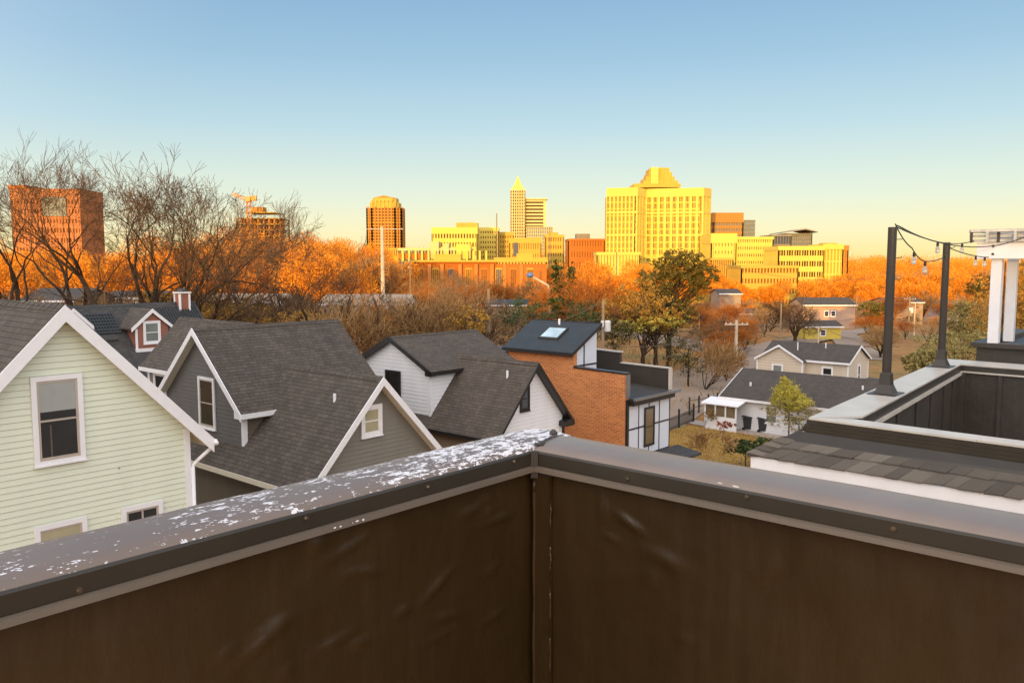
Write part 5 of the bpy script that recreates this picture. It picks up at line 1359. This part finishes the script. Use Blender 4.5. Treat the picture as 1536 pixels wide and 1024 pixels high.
bare('bare_tree','tall bare tree with rounded crown immediately right of the broad many stemmed one',27,hgt(245,238,64),loc=gp(232,64),r=.40,maxlev=7,kids=(3,3),forks=4,dirs=[(-.15,0,1.1),(.6,.1,1),(.2,.3,1.2),(1.05,-.1,.8)],ratio=.73,trunkfrac=.2,up=.1)
bare('bare_tree','medium bare tree with fine upright twigs in front of the unfinished building',34,hgt(385,290,80),loc=gp(375,80),r=.30,maxlev=7,kids=(3,3),twm='twigs_tan',forks=3,ratio=.73)
bare('bare_tree','slim bare tree with feathery top between the crane and the round topped tower',35,hgt(440,300,90),loc=gp(440,90),r=.2,maxlev=7,kids=(3,3),twm='twigs',forks=3,ratio=.73)
bare('bare_tree','crooked bare tree with a sideways broken looking limb left of the round topped tower',36,hgt(515,350,72),loc=gp(505,72),r=.26,maxlev=6,kids=(2,3),forks=3,dirs=[(-.5,0,.6),(.8,0,.5),(.1,.2,1)],ratio=.74)
bare('bare_tree','bare tree behind the spreading one, crown low between the orange hillside trees',37,hgt(290,262,75),loc=gp(300,75),r=.22,maxlev=7,kids=(3,3),forks=3,ratio=.73)
bare('bare_tree','pale straight stemmed bare tree fanning out behind the white house',38,hgt(650,430,70),loc=gp(655,70),r=.12,maxlev=6,kids=(3,4),twm='twigs_tan',forks=5,ratio=.7,trunkfrac=.08,up=.3,trm='wood_pole')
bare('bare_tree','dark branching bare tree standing right of the ivy covered evergreen',39,hgt(880,392,95),loc=gp(885,95),r=.24,maxlev=6,kids=(3,4),forks=4,ratio=.72,twm='twigs_rust')
bare('bare_tree','wide low bare tree on the green slope behind the beige house',40,hgt(1195,440,135),loc=gp(1195,135),r=.3,maxlev=6,kids=(3,4),forks=5,ratio=.72,trunkfrac=.12,up=.05,spread=(.4,.9))
bare('bare_tree','small round bare tree with pale twigs left of the transformer pole',41,hgt(1320,485,110),loc=gp(1325,110),r=.14,maxlev=6,kids=(3,4),forks=5,ratio=.7,twm='twigs_tan',trunkfrac=.1)
bare('bare_tree','small leafless sapling standing on the brown lawn by the path',42,hgt(1078,640,50),loc=gp(1078,50),r=.035,maxlev=5,kids=(3,4),forks=3,ratio=.7,twm='twigs_tan',trunkfrac=.2,trm='wood_pole')
# thicket: four base shapes, many copies
THL='brown leafless tree of the tangled thicket behind the houses'
GRP='leafless trees of the thicket'
bases=[]
spots=[]
rn=random.Random(99)
for i in range(58):
    px=rn.uniform(-30,770); Y=rn.uniform(66,125)
    if px<430 and Y<75: Y+=14
    spots.append((px,Y))
for k in range(5):
    px,Y=spots[k]
    b=bare('thicket_tree',THL,100+k,8.,loc=gp(px,Y),r=.11,maxlev=5 if k<3 else 6,kids=(3,4),forks=5,ratio=.72,trunkfrac=.07,up=.18,twm=('twigs','twigs_tan','twigs_tan','twigs_rust','twigs')[k],group=GRP)
    bases.append(b)
for k,(px,Y) in enumerate(spots):
    ptop=rn.uniform(418,452) if px<520 else rn.uniform(425,452)
    if px>560: ptop=rn.uniform(432,452)
    h=max(3.5,hgt(px,ptop,Y)); s=h/8.
    if k<5: bases[k].scale=(s*1.25,s*1.25,s); bases[k].rotation_euler=(0,0,rn.uniform(0,6)); continue
    copy_thing(bases[k%5],gp(px,Y),rn.uniform(0,6.28),(s*rn.uniform(1.1,1.5),s*1.2,s),THL,GRP)
THM='tall bare tree with sunlit orange top behind the thicket, left half of the skyline'; GR3='sunlit tall bare trees behind the thicket'
for k in range(12):
    px=rn.uniform(315,560); Y=rn.uniform(200,250); pt=rn.uniform(330,380) if px<480 else rn.uniform(352,385)
    h=hgt(px,pt,Y); sx_=h/8.
    copy_thing(bases[(3,1,2)[k%3]],gp(px,Y),rn.uniform(0,6.28),(sx_*.95,sx_*.95,sx_),THM,GR3)
for k in range(13):
    px=610+k*18+rn.uniform(-9,9); Y=rn.uniform(140,235); h=hgt(px,rn.uniform(402,426),Y); sx_=h/8.
    copy_thing(bases[(3,1,3,2)[k%4]],gp(px,Y),rn.uniform(0,6.28),(sx_*1.1,sx_*1.1,sx_),'leafless tree standing before the long brick warehouse','trees before the brick warehouse')
# right and middle belt, unlit scrub trees between the streets
THR='small brown bare tree among the streets beyond the houses'; GR2='bare street side trees beyond the houses'
for k in range(84):
    if k>=46: px=rn.uniform(1060,1520);Y=rn.uniform(150,285);pt=rn.uniform(436,462)
    elif k<14: px=rn.uniform(780,1080);Y=rn.uniform(125,175);pt=rn.uniform(425,455)
    elif k<34: px=rn.uniform(1060,1330);Y=rn.uniform(135,240);pt=rn.uniform(440,470)
    else: px=rn.uniform(1300,1540);Y=rn.uniform(190,260);pt=rn.uniform(430,460)
    if 1195<px<1310 and Y<200: Y=rn.uniform(205,240)
    if 1340<px<1470 and Y<220: Y=225
    h=max(4,hgt(px,pt,Y)); s=h/8.
    copy_thing(bases[(2,3,4,3,1)[k%5]],gp(px,Y),rn.uniform(0,6.28),(s*1.3,s*1.3,s),THR,GR2)
for k in range(14):
    px=rn.uniform(1062,1135); Y=rn.uniform(112,150); h=hgt(px,rn.uniform(470,490),Y)
    copy_thing(bases[(1,3,3,4)[k%4]],gp(px,Y),rn.uniform(0,6.28),(max(h,2)/8*1.3,max(h,2)/8*1.3,max(h,2)/8),THR,GR2)
for k in range(16):
    px=rn.uniform(1300,1480); Y=rn.uniform(120,200); h=hgt(px,rn.uniform(468,492),Y)
    copy_thing(bases[(1,3,2,4)[k%4]],gp(px,Y),rn.uniform(0,6.28),(max(h,2)/8*1.5,max(h,2)/8*1.5,max(h,2)/8),THR,GR2)
# leafy crowns
def clumps(rn,mb,cx,cy,cz,rx,ry,rz,n,size,clump=.25,nl=26,asp=1.7,hollow=.0,droop=0.):
    """leaf sprays gathered in clumps through an ellipsoid"""
    for _ in range(n):
        while True:
            a=Vector((rn.uniform(-1,1),rn.uniform(-1,1),rn.uniform(-1,1)))
            if a.length<=1 and a.length>hollow: break
        c=Vector((cx+a.x*rx,cy+a.y*ry,cz+a.z*rz)); cr=clump*rn.uniform(.5,1.3)*min(rx,rz)
        for _ in range(nl):
            q=c+Vector((rn.gauss(0,.5)*cr,rn.gauss(0,.5)*cr,rn.gauss(0,.36)*cr))
            d=Vector((rn.uniform(-1,1),rn.uniform(-1,1),rn.uniform(-.7,.9)-droop)).normalized(); u=d.cross(Vector((rn.uniform(-1,1),rn.uniform(-1,1),rn.uniform(-1,1)))).normalized()
            l=size*rn.uniform(.6,1.4)*asp/1.7; w=l/asp*.5
            mb.face([q-d*l*.5,q+u*w,q+d*l*.5,q-u*w])
def leafy(name,label,loc,blobs,mat,seed,h,r=.2,limbs=7,size=.3,n=60,trm='bark',group=None,cat='tree',clump=.3,nl=26,asp=1.7,lean=(0,0),hollow=0,trunk=True):
    rn=random.Random(seed); t=thing(name,label,cat,loc,0,group)
    if trunk:
        tr=MB(); top=Vector((lean[0],lean[1],h*.8)); tr.tube((0,0,-.3),top*.4,r,r*.7,8); tr.tube(top*.4,top,r*.7,r*.2,7)
        for (cx,cy,cz,rx,ry,rz,*_) in blobs:
            for j in range(limbs):
                s=top*rn.uniform(.35,.9); e=Vector((cx+rn.uniform(-.8,.8)*rx,cy+rn.uniform(-.8,.8)*ry,cz+rn.uniform(-.6,.7)*rz)); m=s.lerp(e,.5)+Vector((0,0,rn.uniform(-.3,.3)))
                tr.tube(s,m,r*.28,r*.17,5); tr.tube(m,e,r*.17,r*.05,4)
        tr.build('trunk',trm,t,uv=False)
    mb=MB()
    for (cx,cy,cz,rx,ry,rz,k) in blobs: clumps(rn,mb,cx,cy,cz,rx,ry,rz,int(n*k),size,clump,nl,asp,hollow)
    mb.build('crown' if trunk else 'foliage',mat,t,uv=False)
    return t
def blobpx(cx,cy,w,h,Y,loc,k,dy=0):
    """crown lobe measured in pixels -> local metres"""
    p=onY(cx,cy,Y); s=Y/F
    return (p[0]-loc[0],dy,p[2]-loc[2],w*s/2,w*s/2,h*s/2,k)
# big evergreen with rust tints
Y=100; L=gp(1005,Y)
leafy('evergreen_tree','big spreading dark evergreen with gaps in its crown, in front of the yellow tower',L,
 [blobpx(1020,398,84,48,Y,L,1.3),blobpx(1055,412,48,40,Y,L,.6),blobpx(990,425,80,60,Y,L,1.,1),blobpx(1040,430,50,40,Y,L,.3),blobpx(1000,465,90,60,Y,L,.8),blobpx(975,480,70,50,Y,L,.6,-1)],'leaf_dark',51,hgt(1020,375,Y),r=.38,limbs=9,size=.30,n=95,clump=.22,nl=30)
Y=92; L=gp(985,Y)
leafy('autumn_tree','golden brown tree on two dark trunks below the big evergreen',L,[blobpx(960,455,90,70,Y,L,1.2),blobpx(990,480,110,40,Y,L,1.),blobpx(925,470,60,60,Y,L,.7)],'leaf_gold',52,hgt(985,430,Y),r=.3,size=.26,n=80,clump=.2,nl=24)
Y=90; L=gp(966,Y)
leafy('pine_tree','small pine with pale green layered crown beside the golden tree',L,[blobpx(965,487,90,22,Y,L,1.),blobpx(1000,480,60,20,Y,L,.6)],'leaf_lime',53,hgt(966,470,Y),r=.3,size=.24,n=50,clump=.25,nl=22)
Y=118; L=gp(845,Y)
leafy('ivy_tree','dead forked trunk wrapped in dark green ivy above the skylight roof',L,[blobpx(836,412,18,46,Y,L,.5),blobpx(857,415,16,44,Y,L,.5),blobpx(845,450,44,60,Y,L,1.1),blobpx(834,398,6,20,Y,L,.12)],'leaf_ivy',54,hgt(845,395,Y),r=.4,size=.34,n=90,clump=.25,nl=26)
Y=105
for i,(px,py,w,h_,mat,lab) in enumerate(((790,470,80,50,'leaf_ivy','low dark green thicket left of the ivy clad trunk'),(875,480,60,60,'leaf_ivy','dark green bush between skylight roof and pole'),(925,500,60,50,'leaf_dark','dark evergreen bush right of the transformer pole'),(700,480,70,40,'leaf_gold','yellow brown bush behind the white house ridge'),(640,495,90,30,'leaf_gold','ochre undergrowth behind the white house'),(350,470,120,46,'leaf_gold','ochre vine covered bush behind the dark grey gable'),(450,485,130,40,'leaf_gold','brownish gold hedge right of the vine covered bush'),(560,500,80,30,'brush','grey brown brush between grey and white houses'),(235,450,60,30,'leaf_gold','small golden bush left of the red chimney'))):
    Yq=(88 if i==0 else 82 if i<3 else 64+i*2); L=gp(px,Yq)
    leafy('bush',lab,L,[blobpx(px,py,w,h_,Yq,L,1.)],mat,60+i,3,r=.08,size=.2,n=75,clump=.3,nl=26,cat='bush')
Y=84; L=gp(1035,Y)
leafy('bush','green and brown thicket beside the street below the evergreen',L,[blobpx(1035,535,70,60,Y,L,1.),blobpx(1010,520,50,60,Y,L,.6)],'leaf_dark',75,5,r=.12,size=.18,n=55,clump=.25,nl=20,cat='bush')
bare('bare_bush','leafless brown bush between the street and the green thicket',76,hgt(1060,505,82),loc=gp(1062,82),r=.06,maxlev=5,kids=(3,4),forks=7,ratio=.72,trunkfrac=.05,twm='twigs_tan',cat='bush')
for i,(px,Yq,pt,lab) in enumerate(((1093,88,490,'rust brown bare tree left of the beige house'),(1075,100,480,'dark stemmed bare tree behind the street corner'),(1120,120,465,'reddish bare tree above the street left of the beige gable'))):
    b=copy_thing(bases[3],gp(px,Yq),i*2.,hgt(px,pt,Yq)/8.,lab)
# lime tree before the white house
Y=57; L=gp(1190,Y)
leafy('young_tree','young yellow green tree with pointed top before the long white house',L,[blobpx(1180,588,34,34,Y,L,1.1),blobpx(1187,602,58,28,Y,L,1.6),blobpx(1176,573,14,20,Y,L,.3)],'leaf_lime',81,hgt(1180,568,Y),r=.06,size=.10,n=190,clump=.3,nl=34)
L=gp(1205,Y-1)
leafy('young_tree','sparse pale leaved tree in front of the yellow green one',L,[blobpx(1205,628,66,50,Y-1,L,1.2),blobpx(1165,618,50,44,Y-1,L,.4)],'leaf_pale',82,hgt(1200,605,Y),r=.05,size=.10,n=130,clump=.2,nl=18)
L=gp(1125,50); leafy('shrub','dense dark green shrub on the lawn edge in front of the bins',L,[blobpx(1118,670,62,20,50,L,1.),blobpx(1148,667,44,20,50,L,.5)],'leaf_ivy',83,2,r=.05,size=.12,n=120,clump=.3,nl=26,cat='bush')
L=gp(1090,59); leafy('shrub','low red brown flower bed by the porch of the white house',L,[blobpx(1088,637,30,10,59,L,1.)],'leaf_red',84,1,r=.03,size=.1,n=40,clump=.4,nl=18,cat='bush')
L=gp(1062,62); leafy('shrub','dark wiry shrub behind the black picket fence',L,[blobpx(1066,622,20,16,62,L,1.)],'brush',85,1,r=.03,size=.1,n=30,clump=.4,nl=18,cat='bush')
# bank of ivy at right beside the deck
for i,(px,py,w,h_,Yq,lab) in enumerate(((1440,520,130,50,38,'tan green leafy bank directly behind the shorter deck pole'),(1390,545,70,40,34,'lower leafy bank left of the shorter deck pole'),(1500,470,90,120,46,'tall olive leafy tree behind the pergola posts'),(1450,480,70,60,52,'olive bush between the shorter deck pole and pergola'),(1535,440,60,110,44,'olive leafy tree cut by the right edge of the photo'),(1475,430,50,40,80,'dark green tree top rising behind the pergola'))):
    L=gp(px,Yq); leafy('bush' if i<2 or i==3 else 'leafy_tree',lab,L,[blobpx(px,py,w,h_,Yq,L,1.)],('leaf_pale','leaf_pale','leaf_gold','leaf_pale','leaf_gold','leaf_dark')[i],90+i,hgt(px,py-h_*.3,Yq),r=.12,size=.10,n=230,clump=.2,nl=30,cat='bush' if i<2 or i==3 else 'tree')
L=gp(1310,130); leafy('bush','dark green hedge right of the pinkish tan house',L,[blobpx(1310,462,50,22,130,L,1.)],'leaf_dark',97,3,r=.1,size=.35,n=60,clump=.3,nl=22,cat='bush')
# far belt of sunlit orange trees : reads as one mass -> stuff
def belt():
    import numpy as np
    rg=np.random.default_rng(4); V=[];Fc=[]
    def tree(x,y,z,h,wd,n):
        lob=rg.integers(4,7); cs=rg.uniform(-.5,.5,(lob,3))*[wd,wd,h*.35]+[0,0,h*.62]; rs=rg.uniform(.30,.48,lob)*wd
        k=rg.integers(0,lob,n); a=rg.normal(0,1,(n,3)); a/=np.linalg.norm(a,axis=1)[:,None]
        rad=rg.uniform(.25,1.,n)**.6
        p=cs[k]+a*(rs[k]*rad)[:,None]*[1,1,.85]
        p[:,2]=np.maximum(p[:,2],h*.12)
        d=a*.7+rg.normal(0,.5,(n,3))+[0,0,.55]; d/=np.linalg.norm(d,axis=1)[:,None]
        u=np.cross(d,rg.normal(0,1,(n,3))); u/=np.linalg.norm(u,axis=1)[:,None]
        fs=max(1.,y/420.)**.9; l=rg.uniform(.5,1.3,n)[:,None]*fs; w=rg.uniform(.06,.17,n)[:,None]*fs
        base=np.array([x,y,z])
        q=np.stack([p-u*w+base,p+u*w+base,p+d*l+base],1); V.append(q.reshape(-1,3))
        # trunk
        t=np.array([[x-.25,y,z-1],[x+.25,y,z-1],[x,y,z+h*.6],[x,y-.25,z-1],[x,y+.25,z-1],[x+.1,y,z+h*.6]]); V.append(t)
    def cnt(Y): return int(2600*min(1,(330/Y))**.8)
    for _ in range(370):
        r=rg.random()
        if r<.42: px=rg.uniform(1060,1600); Y=rg.uniform(290,520); pt=rg.uniform(398,425)+ (0 if px>1270 else 8)
        elif r<.55: px=rg.uniform(290,570); Y=rg.uniform(200,330); pt=rg.uniform(325,385)
        elif r<.8: px=rg.uniform(-80,600); Y=rg.uniform(170,420); pt=rg.uniform(338,405) if px<560 else rg.uniform(375,405)
        elif r<.9: px=rg.uniform(560,860); Y=rg.uniform(275,330); pt=rg.uniform(398,420)
        else: px=rg.uniform(820,1080); Y=rg.uniform(200,390); pt=rg.uniform(384,412)
        x=onY(px,400,Y)[0]; z=gz(x,Y); h=onY(px,pt,Y)[2]-z; h=min(max(h,5),30)
        tree(x,Y,z,h,h*rg.uniform(.36,.60),cnt(Y))
    # dense far horizon rows
    for _ in range(330):
        px=rg.uniform(-150,1750); Y=rg.uniform(620,1500); pt=rg.uniform(383,392) if px>1000 else rg.uniform(372,390)
        x=onY(px,400,Y)[0]; z=gz(x,Y); h=onY(px,pt,Y)[2]-z; tree(x,Y,z,h,h*1.0,1100)
    V=np.concatenate(V); nf=len(V)//3
    me=bpy.data.meshes.new('woodland'); me.vertices.add(len(V)); me.vertices.foreach_set('co',V.ravel().astype('f'))
    me.loops.add(len(V)); me.loops.foreach_set('vertex_index',np.arange(len(V),dtype='i')); me.polygons.add(nf)
    me.polygons.foreach_set('loop_start',np.arange(0,len(V),3,dtype='i')); me.polygons.foreach_set('loop_total',np.full(nf,3,dtype='i'))
    me.materials.append(MATS['twigs_orange']); me.update(); me.validate()
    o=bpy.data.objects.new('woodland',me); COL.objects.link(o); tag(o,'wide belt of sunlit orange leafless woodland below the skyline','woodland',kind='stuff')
belt()
def under():
    rn=random.Random(12); mb=MB()
    for _ in range(5200):
        px=rn.uniform(-60,1100); Y=rn.uniform(66,190); x=onY(px,430,Y)[0]; z=gz(x,Y); 
        wx=x*su+Y*cu; wb=-x*cu+Y*su
        if px>880 and (Y>100 or Y<90): 
            if rn.random()<.8: continue
        for _ in range(7):
            q=Vector((x+rn.gauss(0,.9),Y+rn.gauss(0,.9),z+abs(rn.gauss(0,.9)))); d=Vector((rn.uniform(-.6,.6),rn.uniform(-.6,.6),1)).normalized(); u=d.cross(Vector((rn.uniform(-1,1),rn.uniform(-1,1),0))).normalized()*.05; l=rn.uniform(.4,1.3)
            mb.face([q-u,q+u,q+d*l])
    o=mb.build('undergrowth','brush',None,uv=False); tag(o,'tangled dry brown undergrowth between the bare trees','undergrowth',kind='stuff')
under()
def grass():
    rn=random.Random(13); mb=MB()
    for _ in range(9000):
        a=rn.uniform(44,57);b=rn.uniform(14,31.4); x,y,_=W(a,b)
        for _ in range(2):
            q=Vector((x+rn.gauss(0,.1),y+rn.gauss(0,.1),.03)); d=Vector((rn.uniform(-.7,.7),rn.uniform(-.7,.7),1)).normalized(); u=Vector((rn.uniform(-1,1),rn.uniform(-1,1),0)).normalized()*.02
            mb.face([q-u,q+u,q+d*rn.uniform(.05,.2)])
    o=mb.build('grass','leaf_gold',None,uv=False); tag(o,'short dry golden grass on the lawn right of the brick house','grass',kind='stuff')
grass()
# =============================================================== SKY, SUN, CAMERA
w=bpy.data.worlds.new('World'); sc.world=w; w.use_nodes=True; nt=w.node_tree
for n in list(nt.nodes): nt.nodes.remove(n)
out=nt.nodes.new('ShaderNodeOutputWorld')
sky=nt.nodes.new('ShaderNodeTexSky'); sky.sky_type='NISHITA'; sky.sun_disc=False; sky.sun_elevation=R(SUN_EL); sky.sun_rotation=R(180+SUN_PHI)
bg1=nt.nodes.new('ShaderNodeBackground'); bg1.inputs[1].default_value=.05; nt.links.new(sky.outputs[0],bg1.inputs[0])
tc=nt.nodes.new('ShaderNodeTexCoord'); sx=nt.nodes.new('ShaderNodeSeparateXYZ'); nt.links.new(tc.outputs['Generated'],sx.inputs[0])
z=mth(nt,'MAXIMUM',sx.outputs[2],0.)
front=ramp(nt,mth(nt,'MULTIPLY',z,2.),[(0,(1.0,.78,.30)),(.03,(.97,.84,.40)),(.075,(.88,.85,.56)),(.15,(.70,.79,.69)),(.31,(.44,.62,.73)),(.46,(.285,.48,.67)),(.62,(.20,.37,.60)),(1.,(.12,.25,.48))])
# glow round the low sun (behind the viewer)
dot=nt.nodes.new('ShaderNodeVectorMath'); dot.operation='DOT_PRODUCT'; nt.links.new(tc.outputs['Generated'],dot.inputs[0])
ph=R(SUN_PHI); dot.inputs[1].default_value=(-math.sin(ph)*.94,-math.cos(ph)*.94,.34)
g=mth(nt,'POWER',mth(nt,'MAXIMUM',mth(nt,'ADD',mth(nt,'MULTIPLY',dot.outputs['Value'],.6),.4),0.),1.3)
col=mixc(nt,g,front,(2.62,2.42,2.32))
bg2=nt.nodes.new('ShaderNodeBackground'); nt.links.new(col,bg2.inputs[0]); bg2.inputs[1].default_value=.93
ad=nt.nodes.new('ShaderNodeAddShader'); nt.links.new(bg1.outputs[0],ad.inputs[0]); nt.links.new(bg2.outputs[0],ad.inputs[1]); nt.links.new(ad.outputs[0],out.inputs[0])
sl=bpy.data.lights.new('sun','SUN'); sl.energy=4.6; sl.angle=R(.5); sl.color=(1.,.56,.10)
so=bpy.data.objects.new('sun',sl); COL.objects.link(so)
e=R(SUN_EL); d=Vector((math.cos(e)*math.sin(ph),math.cos(e)*math.cos(ph),-math.sin(e)))
so.rotation_euler=d.to_track_quat('-Z','Y').to_euler(); so.location=(-30,-40,60)
cd=bpy.data.cameras.new('camera'); co=bpy.data.objects.new('camera',cd); COL.objects.link(co)
co.location=(0,0,H); co.rotation_euler=(math.pi/2-PIT,0,0); cd.sensor_width=36; cd.lens=F/1536*36; cd.clip_start=.05; cd.clip_end=9000
sc.camera=co
sc.view_settings.view_transform='Standard'; sc.view_settings.look='None'; sc.view_settings.exposure=0; sc.view_settings.gamma=1
sc.render.resolution_x=1024; sc.render.resolution_y=682
